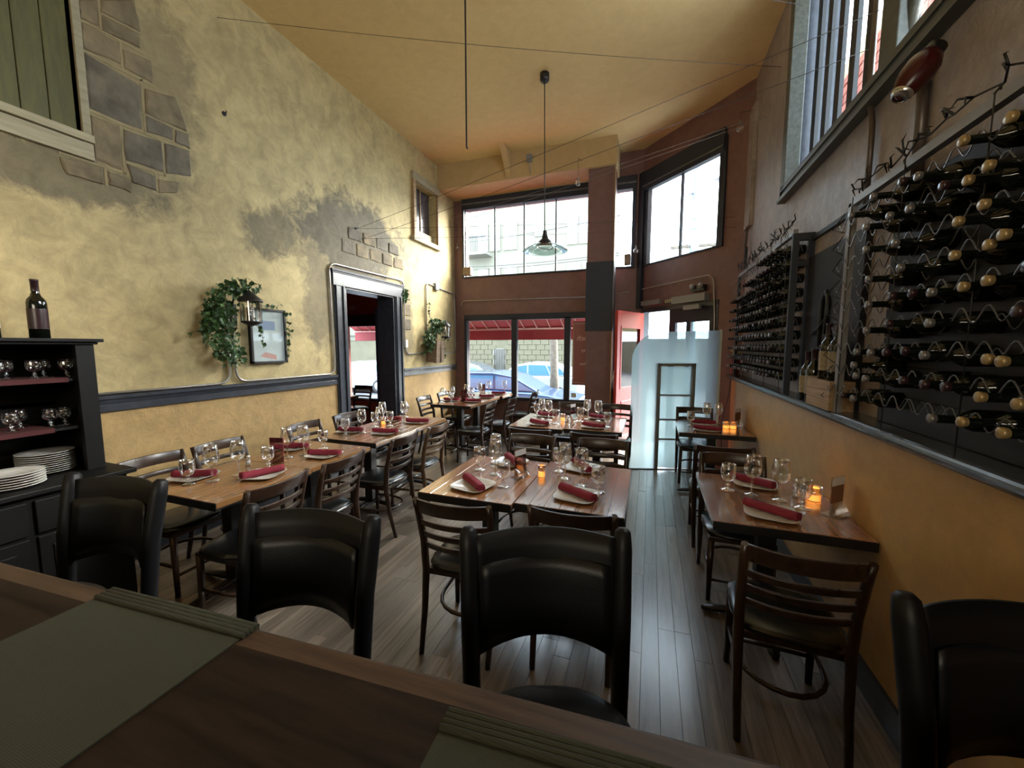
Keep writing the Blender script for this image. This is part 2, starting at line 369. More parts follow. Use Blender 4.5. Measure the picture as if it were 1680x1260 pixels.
# oak strips, run along y; the largest in view are pieces, the rest one joined part
PW = .087; cand = []
xi = 0; x = XL
while x < 1.0:
    y = .35 - random.random() * 1.2
    while y < YF:
        ln = random.choice((.75, 1.05, 1.4, 1.7)); y1 = min(y + ln, YF)
        if y1 > .35: cand.append((x, max(y, .2), y1))
        y += ln
    x += PW
def seen(c):
    xx, y0, y1 = c; ym = (y0 + y1) / 2; d = math.hypot(xx, ym) + .4
    hid = 1.0
    if xx < -2.25: hid = .35      # under the tables along the wall
    return hid / d
cand.sort(key=seen, reverse=True)
pmesh = {}
for (px, y0, y1) in cand[:298]:
    ln = round(y1 - y0, 3)
    if ln not in pmesh:
        g = G(); e = .0012; w = PW - .0006
        g.add([(0, 0, -.022), (w, 0, -.022), (w, ln - .001, -.022), (0, ln - .001, -.022), (0, 0, -e), (w, 0, -e), (w, ln - .001, -e), (0, ln - .001, -e),
               (.0008, .0008, 0), (w - .0008, .0008, 0), (w - .0008, ln - .0016, 0), (.0008, ln - .0016, 0)],
              [(0, 1, 5, 4), (1, 2, 6, 5), (2, 3, 7, 6), (3, 0, 4, 7), (4, 5, 9, 8), (5, 6, 10, 9), (6, 7, 11, 10), (7, 4, 8, 11), (8, 9, 10, 11)])
        o = g.build('floor_plank', M['plank'], sub); pmesh[ln] = o.data
    else:
        o = bpy.data.objects.new('floor_plank', pmesh[ln]); COL.objects.link(o); o.parent = sub
    o.location = (px, y0, random.uniform(-.0008, .0008))
g = G()
for (px, y0, y1) in cand[298:]: g.box(px, px + PW - .0015, y0, y1 - .0015, -.021, 0)
g.box(XL, 1.0, YB, .2, -.021, 0)
g.build('distant_floor_planks', M['plank'], sub)['kind'] = 'stuff'

struct(G().box(XL - .3, 1.4, YB, 7.3, ZC, ZC + .12).build('ceiling', M['ceil']))
struct(G().box(XL - .3, 1.4, YB - .15, YB, -.1, ZC).build('wall_back', M['wall_low']))
# left wall with the doorway (y 4.0-4.98), shutter window and little window recess
def wall_with_holes(x0, x1, y0, y1, z0, z1, holes):
    g = G(); ys = sorted({y0, y1, *[h[0] for h in holes], *[h[1] for h in holes]})
    for a, b2 in zip(ys, ys[1:]):
        hs = sorted([(h[2], h[3]) for h in holes if h[0] <= a and h[1] >= b2]); z = z0
        for h0, h1 in hs:
            if h0 > z: g.box(x0, x1, a, b2, z, h0)
            z = h1
        if z < z1: g.box(x0, x1, a, b2, z, z1)
    return g
lw = wall_with_holes(XL - .28, XL, YB, 7.1, 1.2, ZC, [(4.02, 4.985, 1.2, 2.36), (.75, 1.645, 3.04, 4.6), (5.6, 6.27, 3.40, 4.25)]).build('wall_left', M['wall_l']); struct(lw)
ll = G().box(XL - .28, XL, YB, 4.02, 0, 1.2).box(XL - .28, XL, 4.985, 7.1, 0, 1.2).build('wall_left', M['wall_low']); struct(ll)
# exposed stones, each its own piece standing a little proud of the plaster
ST = [[(1.695, 3.903), (1.795, 3.979), (1.789, 3.808), (1.691, 3.788)], [(1.811, 3.991), (2.011, 4.144), (2.032, 3.939), (1.811, 3.914)], [(1.812, 3.895), (2.024, 3.919), (2.023, 3.821), (1.804, 3.793)],
      [(1.694, 3.766), (1.901, 3.774), (1.896, 3.631), (1.687, 3.604)], [(1.911, 3.746), (2.082, 3.774), (2.084, 3.617), (1.907, 3.622)], [(1.695, 3.584), (2.003, 3.555), (1.992, 3.234), (1.688, 3.228)],
      [(2.028, 3.548), (2.231, 3.598), (2.302, 3.371), (2.02, 3.364)], [(2.023, 3.354), (2.199, 3.344), (2.192, 3.256), (2.019, 3.233)], [(1.695, 3.193), (1.852, 3.193), (1.845, 2.885), (1.692, 2.896)],
      [(1.874, 3.183), (2.106, 3.208), (2.109, 2.976), (1.875, 2.967)], [(2.126, 3.203), (2.307, 3.231), (2.307, 3.022), (2.123, 2.973)], [(1.522, 2.842), (1.737, 2.855), (1.734, 2.745), (1.551, 2.741)],
      [(1.764, 2.852), (1.889, 2.845), (1.888, 2.744), (1.762, 2.755)], [(1.873, 2.945), (2.052, 2.923), (2.051, 2.817), (1.899, 2.821)], [(2.064, 2.913), (2.212, 2.938), (2.191, 2.852), (2.063, 2.806)],
      [(2.213, 3.343), (2.308, 3.35), (2.315, 3.242), (2.206, 3.247)], [(1.70, 4.18), (1.80, 4.2), (1.795, 4.0), (1.695, 3.93)]]
# stones over the doorway
for k in range(5): ST.append([(3.98 + k * .26, 2.95 - k * .004), (4.2 + k * .26, 2.95), (4.2 + k * .26, 2.79), (3.98 + k * .26, 2.79)])
for k in range(4): ST.append([(4.1 + k * .27, 3.12), (4.33 + k * .27, 3.12), (4.33 + k * .27, 2.98), (4.1 + k * .27, 2.98)])
for (a, b2) in ((2.35, 2.52), (2.10, 2.28), (1.88, 2.05)): ST.append([(5.25, b2), (5.42, b2), (5.42, a), (5.25, a)])
for q in ST:
    cy = sum(p[0] for p in q) / 4; cz = sum(p[1] for p in q) / 4; out = []
    q = [(cy + (p[0] - cy) * .98, cz + (p[1] - cz) * .98) for p in q]
    for i in range(4):
        a = q[i]; b2 = q[(i + 1) % 4]
        for t in (0, .33, .66):
            j = 0 if t == 0 else random.uniform(-.006, .006)
            out.append((a[0] + (b2[0] - a[0]) * t + j, a[1] + (b2[1] - a[1]) * t + j))
    n = len(out); ins = [(cy + (p[0] - cy) * .9, cz + (p[1] - cz) * .9) for p in out]; h = random.uniform(.008, .014)
    g = G(); g.add([(XL - .01, u, v) for u, v in out] + [(XL + h * .5, u, v) for u, v in out] + [(XL + h, u, v) for u, v in ins],
                   [(i, (i + 1) % n, n + (i + 1) % n, n + i) for i in range(n)] + [(n + i, n + (i + 1) % n, 2 * n + (i + 1) % n, 2 * n + i) for i in range(n)] + [tuple(range(2 * n, 3 * n))])
    g.build('stone', M['stone'] if random.random() < .5 or cz > 3.5 else M['stone2'], lw)
# mortar lines between the stones by the shutter
def mortar(a, b2, w=.014):
    d = Vector((0, b2[0] - a[0], b2[1] - a[1])); nrm = Vector((0, -d.z, d.y)).normalized() * w * .5
    A = Vector((XL + .004, *a)); B = Vector((XL + .004, *b2))
    return [A + nrm, B + nrm, B - nrm, A - nrm]
g = G()
for a, b2 in [((1.69, 3.78), (1.80, 3.79)), ((1.80, 3.79), (2.04, 3.80)), ((1.69, 3.594), (2.1, 3.596)), ((2.01, 3.60), (2.01, 3.22)), ((1.69, 3.21), (2.31, 3.22)), ((1.86, 3.2), (1.86, 2.87)), ((2.01, 3.36), (2.31, 3.36)),
              ((2.116, 3.2), (2.116, 2.95)), ((1.52, 2.868), (1.87, 2.872)), ((1.75, 2.87), (1.75, 2.74)), ((1.87, 2.955), (2.12, 2.955)), ((1.80, 4.2), (1.80, 3.79)), ((1.903, 3.79), (1.903, 3.6)), ((2.055, 2.95), (2.055, 2.81)), ((1.80, 3.905), (2.03, 3.93))]:
    q = mortar(a, b2); g.add(q + [p - Vector((.01, 0, 0)) for p in q], [(0, 1, 2, 3), (0, 4, 5, 1), (1, 5, 6, 2), (2, 6, 7, 3), (3, 7, 4, 0)])
g.build('mortar', M['mortar'], lw)

# chair rail left
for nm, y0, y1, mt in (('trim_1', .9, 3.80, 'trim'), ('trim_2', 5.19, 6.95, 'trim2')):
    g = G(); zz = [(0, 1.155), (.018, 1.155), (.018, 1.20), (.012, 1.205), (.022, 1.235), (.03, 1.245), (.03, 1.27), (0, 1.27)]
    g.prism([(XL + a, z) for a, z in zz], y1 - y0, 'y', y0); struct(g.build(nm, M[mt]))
# doorway casing (door_1) and the dark door leaf folded back in the thickness
dr = struct(G().box(XL - .28, XL + .005, 3.985, 4.025, 0, 2.38).box(XL - .28, XL + .005, 4.975, 5.015, 0, 2.38).box(XL - .28, XL + .005, 3.985, 5.015, 2.34, 2.38).build('door_1', M['trim']))
for (y0, y1) in ((3.81, 3.995), (5.005, 5.185)):
    G().box(XL, XL + .018, y0, y1, 0, 2.36).box(XL + .018, XL + .034, y0 + .02, y0 + .05, 0, 2.36).box(XL + .018, XL + .034, y1 - .05, y1 - .02, 0, 2.36).build('casing', M['trim'], dr, bevel=.003)
G().box(XL, XL + .028, 3.79, 5.2, 2.36, 2.53).build('header', M['trim'], dr, bevel=.003)
G().box(XL, XL + .05, 3.76, 5.22, 2.53, 2.55).box(XL, XL + .038, 3.775, 5.21, 2.51, 2.53).build('cornice', M['darkframe'], dr)
G().box(XL + .028, XL + .031, 4.42, 4.60, 2.385, 2.415).build('plaque', M['cardw'], dr)
G().box(XL + .031, XL + .0315, 4.44, 4.58, 2.397, 2.404).build('plaque_band', M['card'], dr)
# the room next door
struct(G().box(-7.6, -7.4, 2.0, 7.1, 0, 3.1).build('wall_other_room', M['red_in']))
struct(wall_with_holes(0, 1, 0, 1, 0, 1, []).build('trim_9', M['trim'])) if False else None
struct(G().box(-7.4, -6.42, 7.0, 7.15, 0, 3.1).box(-5.1, XL - .28, 7.0, 7.15, 0, 3.1).box(-6.42, -5.1, 7.0, 7.15, 0, .45).box(-6.42, -5.1, 7.0, 7.15, 2.28, 3.1).build('wall_other_room', M['red_in']))
struct(G().box(-7.6, XL - .28, 1.9, 2.0, 0, 3.1).build('wall_other_room', M['red_in']))
struct(G().box(-7.6, XL - .28, 2.0, 7.15, 3.1, 3.2).build('ceiling', M['red_in']))
struct(G().box(-7.6, XL - .28, 2.0, 7.15, -.1, 0).build('floor', M['plank']))
w = struct(G().box(-6.42, -5.1, 6.95, 7.02, 2.05, 2.3).box(-6.45, -6.38, 6.95, 7.05, .42, 2.1).box(-5.16, -5.1, 6.95, 7.05, .42, 2.1).box(-6.42, -5.1, 6.95, 7.05, .42, .48).build('window_5', M['darkframe']))
G().box(-6.4, -5.15, 7.04, 7.046, .46, 2.07).build('pane', M['pane'], w)
tag(G().box(-6.2, -6.02, 6.88, 6.93, 2.40, 2.48).box(-6.15, -6.07, 6.93, 6.99, 2.42, 2.46).build('wall_lamp', M['grey']), 'small grey wall lamp on the red wall of the next room', 'lamp')

# right wall: knee wall, upper wall with the tall window, ledge
struct(G().box(1.0, 1.4, YB, 5.80, 0, 1.24).build('wall_right', M['wall_rlow']))
RW = (1.75, 4.12, 2.98, 4.78)
rwall = wall_with_holes(XR, XR + .3, YB, 5.75, 1.24, ZC, [(RW[0], RW[1], RW[2], RW[3])])
struct(rwall.build('wall_right', M['wall_r']))
struct(G().box(.985, 1.0, YB, 5.72, 0, .14).build('baseboard_right', M['trim']))
struct(G().box(XL, XL + .015, YB, 3.81, 0, .12).box(XL, XL + .015, 5.19, 6.95, 0, .12).build('baseboard_left', M['trim']))
# ledge with its half-round nosing
g = G(); prof = []
for k in range(9):
    a = -pi / 2 - pi * k / 8; prof.append((.955 + .024 * cos(a) , 1.238 + .024 * sin(a)))
prof += [(1.075, 1.262), (1.075, 1.214)]
g.prism(prof, 5.72 - YB, 'y', YB); struct(g.build('trim_3', simple('ledge_paint', (.05, .055, .06), .22, noise=.3, scale=12)))
g = G().box(.988, 1.0, YB, 5.74, 1.195, 1.214); struct(g.build('ledge_shadow_strip', M['trim']))  # dark strip drawn in place of the shadow line under the ledge
# thin wall panel near the front
tag(G().box(XR - .045, XR, 5.42, 5.74, 3.04, 4.42).build('wall_board', M['wall_r'], bevel=.004), 'narrow taupe board standing proud of the right wall beside the corner window', 'board')

# front wall: maroon, two window bands
fw = G()
def fbox(x0, x1, z0, z1, y0=YF, y1=YF + .16): fw.box(x0, x1, y0, y1, z0, z1)
fbox(XL, -3.42, 0, ZC); fbox(-3.42, -.3, 0, .62); fbox(-3.42, -.3, 2.14, 2.935); fbox(-3.42, -.3, 4.2, ZC); fbox(-1.055, -.3, .62, 2.14); fbox(-.3, -.2, 0, ZC)
struct(fw.build('wall_front', M['wall_f']))
# beam boxed in front of it
struct(G().box(XL, -.575, 6.35, 6.95, 4.37, ZC).build('trim_5', M['cream']))
tag(G().prism([(6.35, 4.78), (6.0, 4.78), (6.22, 4.6), (6.35, 4.4)], .1, 'x', -2.36).build('ceiling_bracket', M['cream'], bevel=.004), 'cream curved bracket against the ceiling beam', 'bracket')
struct(G().box(-.575, 1.0, 6.9, 6.95, 4.4, ZC).build('trim_6', M['wall_f'])) if False else None
# column with its dark panel
colm = struct(G().box(-1.005, -.595, 6.42, 6.74, 0, 4.37).build('wall_pier', M['wall_f']))
G().box(-1.012, -.59, 6.405, 6.42, 1.86, 2.95).box(-1.018, -1.005, 6.42, 6.74, 1.86, 2.95).box(-.597, -.588, 6.42, 6.74, 1.86, 2.95).build('dark_cladding', M['darkframe'], colm)
G().box(-.600, -.588, 6.405, 6.418, 0, 4.37).build('edge_light_strip', M['cream'], colm)  # pale strip puts the light along the pier's right edge into colour
# upper front window
w = struct(G().box(-3.46, -.3, 6.90, 6.99, 4.18, 4.39).box(-3.46, -.3, 6.93, 7.0, 2.92, 2.95).box(-3.46, -3.42, 6.90, 7.0, 2.92, 4.2).box(-.36, -.3, 6.9, 7.0, 2.92, 4.2).build('window_1', M['darkframe'], bevel=.004))
G().box(-3.46, -.3, 6.885, 6.90, 4.26, 4.285).build('moulding', M['trim2'], w)
xs = [-3.42, -2.802, -2.23, -1.642, -1.05, -.36]
for a in xs[1:-1]: G().box(a - .012, a + .012, 6.95, 6.99, 2.95, 4.18).build('mullion', M['darkframe'], w)
for a, b2 in zip(xs, xs[1:]): G().box(a + .01, b2 - .01, 6.968, 6.973, 2.95, 4.18).build('pane', M['pane'], w)
# lower front window
w = struct(G().box(-3.44, -1.03, 6.91, 7.0, 2.11, 2.22).box(-3.44, -1.03, 6.91, 7.0, .60, .66).box(-3.44, -3.385, 6.91, 7.0, .6, 2.15).box(-1.07, -1.03, 6.91, 7.0, .6, 2.15).build('window_2', M['darkframe'], bevel=.004))
for a, b2 in ((-2.464, -2.356), (-1.466, -1.356)): G().box(a, b2, 6.91, 6.99, .64, 2.14).build('mullion', M['darkframe'], w, bevel=.003)
for a, b2 in ((-3.385, -2.464), (-2.356, -1.466), (-1.356, -1.06)): G().box(a, b2, 6.968, 6.973, .64, 2.12).build('pane', M['pane'], w)
# the sign hanging inside the third pane, lettered to be read from the street
sg = tag(G().box(-1.315, -.99, 6.93, 6.938, .93, 2.06).build('window_sign', M['sign'], origin=(-1.15, 6.934, .93)), 'tall brown-red sign with pale lettering hung in the right pane of the lower window', 'sign')
sgp = sg
for s, sz, x, z in (('Lunch', .135, -1.075, 1.76), ('day', .085, -1.10, 1.55), ('-', .09, -1.05, 1.43), ('dishes', .075, -1.09, 1.31), ('-', .08, -1.05, 1.16)):
    text('lettering', s, sz, M['signtxt'], sgp, (x, 6.928, z), (pi / 2, 0, 0), mirror=True)
G().box(-1.30, -1.295, 6.926, 6.93, .97, 2.02).box(-1.30, -1.0, 6.926, 6.93, .97, .975).box(-1.3, -1.0, 6.926, 6.93, 2.015, 2.02).build('border_line', M['signtxt'], sgp)
tag(G().box(-1.33, -1.24, 6.94, 6.944, .70, .78).build('sticker', M['white']), 'small white sticker at the foot of the right pane', 'sticker')

# angled entrance wall, from the front wall to the right wall
A0 = Vector((-.2, 6.95, 0)); B0 = Vector((XR, 5.62, 0)); UU = (B0 - A0).normalized(); NN = Vector((-UU.y, UU.x, 0)); LEN = (B0 - A0).length
if NN.y < 0: NN = -NN
AM = Matrix.Translation(A0) @ Matrix(((UU.x, NN.x, 0, 0), (UU.y, NN.y, 0, 0), (0, 0, 1, 0), (0, 0, 0, 1)))
def ab(g, u0, u1, z0, z1, t0=0.0, t1=.15): return g.box(u0, u1, t0, t1, z0, z1, mat=AM)
U1, U2, UE = .05, 1.49, LEN
g = G(); ab(g, 0, U1, 0, ZC); ab(g, U2, UE, 0, ZC); ab(g, U1, U2, 2.24, 2.935); ab(g, U1, U2, 4.2, ZC); struct(g.build('wall_entrance', M['wall_f']))
w = G(); ab(w, U1, U2, 4.10, 4.4, -.05, .04); ab(w, U1, U2, 2.92, 2.95, -.01, .06); ab(w, U1, U1 + .10, 2.92, 4.3, -.03, .05); ab(w, U2 - .07, U2 + .02, 2.92, 4.3, -.03, .05)
w = struct(w.build('window_3', M['darkframe'], bevel=.003))
g = G(); ab(g, U1, U2, 4.16, 4.18, -.065, -.05); g.build('moulding', M['trim2'], w)
g = G(); ab(g, .775, .80, 2.95, 4.12, 0, .04); g.build('mullion', M['darkframe'], w)
for a, b2 in ((U1 + .1, .78), (.80, U2 - .07)):
    g = G(); ab(g, a, b2, 2.95, 4.12, .018, .023); g.build('pane', M['pane'], w)
g = G(); ab(g, -.03, U1 + .02, 2.24, 4.4, -.06, -.0); struct(g.build('trim_7', M['darkframe']))
# doorway: frame, closed dark leaf with two lights, open red leaf
d2 = G(); ab(d2, U1, U1 + .05, 0, 2.24, -.01, .12); ab(d2, U2 - .06, U2, 0, 2.24, -.01, .12); ab(d2, U1, U2, 2.17, 2.24, -.01, .12)
d2 = struct(d2.build('door_2', M['trim']))
g = G(); ab(g, .62, U2 - .06, 0, .35, .03, .08); ab(g, .62, .74, .35, 2.17, .03, .08); ab(g, U2 - .16, U2 - .06, .35, 2.17, .03, .08); ab(g, .74, U2 - .16, 1.97, 2.17, .03, .08); ab(g, .95, 1.02, .35, 1.97, .03, .08)
g.build('door_leaf', M['darkframe'], d2)
g = G(); ab(g, .74, .95, .35, 1.97, .05, .055); ab(g, 1.02, U2 - .16, .35, 1.97, .05, .055); g.build('pane', M['pane'], d2)
g = G(); ab(g, .10, .50, 2.28, 2.35, -.07, -.01); g.build('door_closer', M['grey'], d2)
g = G(); ab(g, .78, 1.35, 2.24, 2.34, -.11, -.01); g.build('door_closer', M['grey'], d2)
g = G(); ab(g, .98, 1.25, 2.14, 2.2, -.09, -.04); g.build('bracket', M['grey'], d2)
ex = G(); ab(ex, .58, .76, 2.26, 2.34, -.05, -.01); exo = tag(ex.build('exit_sign', M['exit'], origin=AM @ Vector((.67, -.03, 2.26))), 'small dark EXIT sign above the entrance doors', 'sign')
text('lettering', 'EXIT', .07, simple('exit_letters', (.7, .62, .4), .5), exo, AM @ Vector((.67, -.052, 2.30)), (pi / 2, 0, atan2(UU.y, UU.x)))
# red leaf, swung inwards
hp = AM @ Vector((U1 + .04, -.01, 0)); tip = Vector((-.50, 6.13, 0)); du = (tip - hp).normalized(); dn = Vector((-du.y, du.x, 0)); DM = Matrix.Translation(hp) @ Matrix(((du.x, dn.x, 0, 0), (du.y, dn.y, 0, 0), (0, 0, 1, 0), (0, 0, 0, 1)))
wl = (tip - hp).length
rd = thing('entrance_door', 'red panelled entrance door with glass light, standing open beside the dark pier', 'door', tuple(hp))
g = G()
for (a, b2, c, d) in ((0, .11, .02, 2.16), (wl - .11, wl, .02, 2.16), (.11, wl - .11, .02, .22), (.11, wl - .11, .84, .98), (.11, wl - .11, 1.92, 2.16)): g.box(a, b2, -.022, .022, c, d, mat=DM)
g.build('door_frame', M['reddoor'], rd, bevel=.003)
g = G().box(.11, wl - .11, -.010, .010, .22, .84, mat=DM).box(.17, wl - .17, -.018, .018, .3, .76, mat=DM); g.build('panel', M['reddoor'], rd, bevel=.004)
g = G().box(.11, wl - .11, -.003, .003, .98, 1.92, mat=DM); g.build('pane', M['pane'], rd)
g = G()
for s in (-1, 1): g.box(.11, wl - .11, s * .022 - .008, s * .022 + .008, 1.9, 1.93, mat=DM).box(.10, .125, s * .022 - .008, s * .022 + .008, .96, 1.93, mat=DM).box(wl - .125, wl - .1, s * .022 - .008, s * .022 + .008, .96, 1.93, mat=DM)
g.build('moulding', M['reddoor'], rd)
g = G(); g.tube([DM @ Vector((wl - .05, -.05, .95)), DM @ Vector((wl - .05, -.07, 1.1)), DM @ Vector((wl - .05, -.05, 1.25))], .01, 8); g.build('door_handle', M['steel'], rd)
# frosted screen standing inside the entrance
P0 = Vector((-.225, 5.27, 0)); P1 = Vector((.83, 5.58, 0)); pu = (P1 - P0).normalized(); pn = Vector((-pu.y, pu.x, 0)); PM = Matrix.Translation(P0) @ Matrix(((pu.x, pn.x, 0, 0), (pu.y, pn.y, 0, 0), (0, 0, 1, 0), (0, 0, 0, 1))); PL = (P1 - P0).length
sc = thing('glass_screen', 'tall frosted glass screen with a rounded shoulder standing before the entrance doors', 'screen', tuple(P0))
cr = .36; ol = [(0, 0), (0, 1.80 - cr)] + [(cr - cr * cos(a * pi / 16), 1.80 - cr + cr * sin(a * pi / 16)) for a in range(1, 9)] + [(PL, 1.82), (PL, 0)]
ux0, ux1, uz1 = .33, .80, 1.40
# ring of frosted glass around the shelved opening
g = G()
def pv(p, t): return PM @ Vector((p[0], t, p[1]))
inner = [(ux0, 0), (ux0, uz1), (ux1, uz1), (ux1, 0)]
poly = ol + inner[::-1]
vs = [pv(p, -.006) for p in poly] + [pv(p, .006) for p in poly]; n = len(poly)
g.add(vs, [tuple(range(n)), tuple(range(n, 2 * n))[::-1]] + [(i, (i + 1) % n, n + (i + 1) % n, n + i) for i in range(n)])
g.build('frosted_pane', M['frost'], sc)
g = G()
for (a, b2, c, d) in ((ux0, ux0 + .035, 0, uz1), (ux1 - .035, ux1, 0, uz1), (ux0, ux1, uz1 - .035, uz1)): g.box(a, b2, -.03, .03, c, d, mat=PM)
g.build('opening_frame', simple('screen_frame', (.16, .17, .16), .5), sc)
for z0, z1 in ((.03, .40), (.42, .66), (.68, .98), (1.0, 1.36)):
    G().box(ux0 + .035, ux1 - .035, -.003, .003, z0, z1, mat=PM).build('frosted_panel', M['frost2'], sc)
for z in (.41, .67, .99): G().box(ux0 + .035, ux1 - .035, -.012, .012, z - .010, z + .010, mat=PM).build('crossbar', M['grey'], sc)
G().box(PL - .012, PL + .012, -.015, .015, 0, 1.83, mat=PM).build('edge_post', simple('screen_edge', (.6, .68, .64), .3), sc)
G().box(0, PL, -.012, .012, 0, .012, mat=PM).build('bottom_rail', M['iron'], sc)

# tall window in the right wall, with upright bars, and the light shaft beyond
y0, y1, z0, z1 = RW
w = G()
for (a, b2, c, d, t0, t1) in ((y0 - .02, y1 + .07, z0 - .09, z0 + .03, -.05, .06), (y1 - .03, y1 + .07, z0 - .05, z1, -.05, .06), (2.52, 2.68, z0, z1, -.02, .07), (y0 - .05, y0 + .04, z0, z1, -.05, .06)): w.box(XR + t0, XR + t1, a, b2, c, d)
w = struct(w.build('window_4', M['rframe'], bevel=.006))
G().box(XR - .065, XR + .03, y0 - .05, y1 + .09, z0 - .10, z0 - .075).box(XR - .062, XR - .05, y0, y1, z0 - .03, z0 - .01).build('moulding', M['rframe'], w)
for k in range(6):
    y = 2.86 + k * .215; G().box(XR + .10, XR + .125, y, y + .085, z0, z1).build('window_bar', M['black'], w)
G().box(XR + .0, XR + .1, y0, 2.55, 0, .06, mat=Matrix.Translation((0, 0, 3.3)) @ Matrix.Shear('XZ', 4, (0, 0)) if False else Matrix.Translation((0, 0, 3.85))).build('crossbar', M['rframe'], w)
G().box(XR + .19, XR + .195, y0, 2.55, z0, z1).box(XR + .19, XR + .195, 2.65, y1, z0, z1).build('pane', M['pane'], w)
G().box(XR + .01, XR + .3, y1 - .02, y1 - .005, z0, z1).box(XR + .01, XR + .3, y0 + .005, y0 + .02, z0, z1).build('jamb_lining', M['trim'], w)
g = G(); g.tube([(XR + .03, 2.56, 3.0), (XR + .06, 2.45, 3.6)], .03, 4); g.build('brace', M['rframe'], w)
# shaft wall with bricks low and pale render high
bw = struct(G().box(2.9, 3.1, 6.1, 11, 2.0, 6.3).box(2.9, 3.1, -1, 6.1, 2.0, 3.2).build('wall_shaft', M['lshaft']))
# brick courses on the neighbour, each brick a piece where the window shows it
bm_ = None
for r in range(12):
    for c in range(11):
        yy = 5.2 + c * .33 + (r % 2) * .16; zz = 4.3 + r * .145
        if bm_ is None:
            o = G().box(0, .04, 0, .30, 0, .12).build('brick', M['brick'], bw); bm_ = o.data
        else:
            o = bpy.data.objects.new('brick', bm_); COL.objects.link(o); o.parent = bw
        o.location = (2.865 + random.uniform(0, .008), yy, zz)

# ------------------------------------------------------------------ furniture prototypes
def make_chair(name, mat):
    t = thing(name, '', 'chair')
    g = G(); o = len(g.v)
    # seat pad: superellipse with a soft crown
    g.lathe([(.0, .468), (.14, .467), (.185, .460), (.205, .447), (.207, .435), (.20, .428)], 20, (0, 0, 0), power=3.6)
    g.build('seat', M['vinyl'], t)
    G().box(-.185, .185, -.185, .185, .395, .428).build('seat_frame', mat, t, bevel=.006)
    for s in (-1, 1):
        g = G(); g.tube([(s * .17, .165, .41), (s * .175, .175, 0)], .019, 8, rs=[.021, .015]); g.build('leg', mat, t)
        pts = [(s * .185, -.27, 0), (s * .188, -.215, .22), (s * .19, -.19, .43), (s * .192, -.205, .60), (s * .196, -.245, .76), (s * .198, -.275, .85)]
        g = G(); g.tube(pts, .018, 8, rs=[.014, .018, .021, .020, .018, .015]); g.build('leg', mat, t)
    # bowed slats
    def slat(z, h, name='slat'):
        g = G(); y = -.205 - (z - .6) * .28; K = 8; vs = []
        for k in range(K + 1):
            u = -1 + 2 * k / K; x = u * .193; yy = y - .045 * (1 - u * u); 
            for (dy, dz) in ((-.008, 0), (.008, 0), (.008 - h * .25, h), (-.008 - h * .25, h)): vs.append((x, yy + dy, z + dz))
        fs = []
        for k in range(K):
            q = k * 4
            for j in range(4): fs.append((q + j, q + (j + 1) % 4, q + 4 + (j + 1) % 4, q + 4 + j))
        fs += [(3, 2, 1, 0), tuple(K * 4 + j for j in range(4))]
        g.add(vs, fs, True); g.build(name, mat, t, bevel=.003)
    slat(.775, .075, 'top_rail'); slat(.70, .032); slat(.63, .032); slat(.56, .032)
    g = G(); pts = [(.17 * cos(a) * 1.0, -.20 * 0 + .17 * sin(a) * 1.05 - .01, .20) for a in [pi + pi * k / 10 for k in range(11)]]
    g.tube([(.173, .165, .20)] + pts[::-1] + [(-.173, .165, .20)], .011, 6); g.build('stretcher', mat, t)
    g = G(); g.tube([(-.173, .172, .14), (.173, .172, .14)], .010, 6); g.build('stretcher', mat, t)
    return t
CH = make_chair('dining_chair', M['chair']); CHL = make_chair('dining_chair', M['chair_l'])
used = {'c': False, 'l': False}
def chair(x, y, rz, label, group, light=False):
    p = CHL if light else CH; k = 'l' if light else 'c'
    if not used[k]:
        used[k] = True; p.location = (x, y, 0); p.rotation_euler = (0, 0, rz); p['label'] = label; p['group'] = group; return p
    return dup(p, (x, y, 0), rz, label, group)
R90 = pi / 2
GC = 'ladder-back chairs at the centre tables'; GL = 'chairs on the wall side of the left tables'; GA = 'chairs on the aisle side of the left tables'; GR = 'chairs at the tables along the right wall'
# local chair faces +y (its back is at -y, back top at y-.27)
chair(-.925, 1.93, .06, 'ladder-back chair nearest on the left of the front centre table, back to camera', GC)
chair(-.345, 2.03, .06, 'ladder-back chair on the near side of the front centre table, behind the big stool', GC)
chair(-.95, 2.93, pi, 'ladder-back chair on the far side of the front centre table, left', GC)
chair(-.35, 2.97, pi, 'ladder-back chair on the far side of the front centre table, right', GC)
chair(-1.05, 3.72, 0, 'ladder-back chair on the near side of the rear centre table, left', GC)
chair(-.455, 3.72, 0, 'ladder-back chair on the near side of the rear centre table, right', GC)
chair(-.98, 5.02, pi, 'ladder-back chair on the far side of the rear centre table, left', GC)
chair(-.41, 5.05, pi, 'ladder-back chair beside the red door at the rear centre table', GC)
chair(.585, 1.95, -.05, 'ladder-back chair in front of the near right-hand table, back to camera', GR)
chair(.57, 2.82, pi, 'ladder-back chair tucked under the far side of the near right-hand table', GR)
chair(.56, 3.60, 0, 'ladder-back chair on the near side of the far right-hand table', GR)
chair(.54, 5.08, pi, 'ladder-back chair beside the frosted screen at the far right-hand table', GR)
for (y, lb) in ((1.69, 'ladder-back chair against the left wall nearest the black hutch'), (2.15, 'ladder-back chair against the left wall below the ivy lantern'), (2.98, 'ladder-back chair against the left wall short of the doorway'),
                (3.56, 'ladder-back chair in front of the dark doorway'), (5.20, 'ladder-back chair against the left wall just past the doorway'), (5.80, 'ladder-back chair against the left wall below the hanging planter')):
    chair(-3.02, y, -R90 + .05, lb, GL)
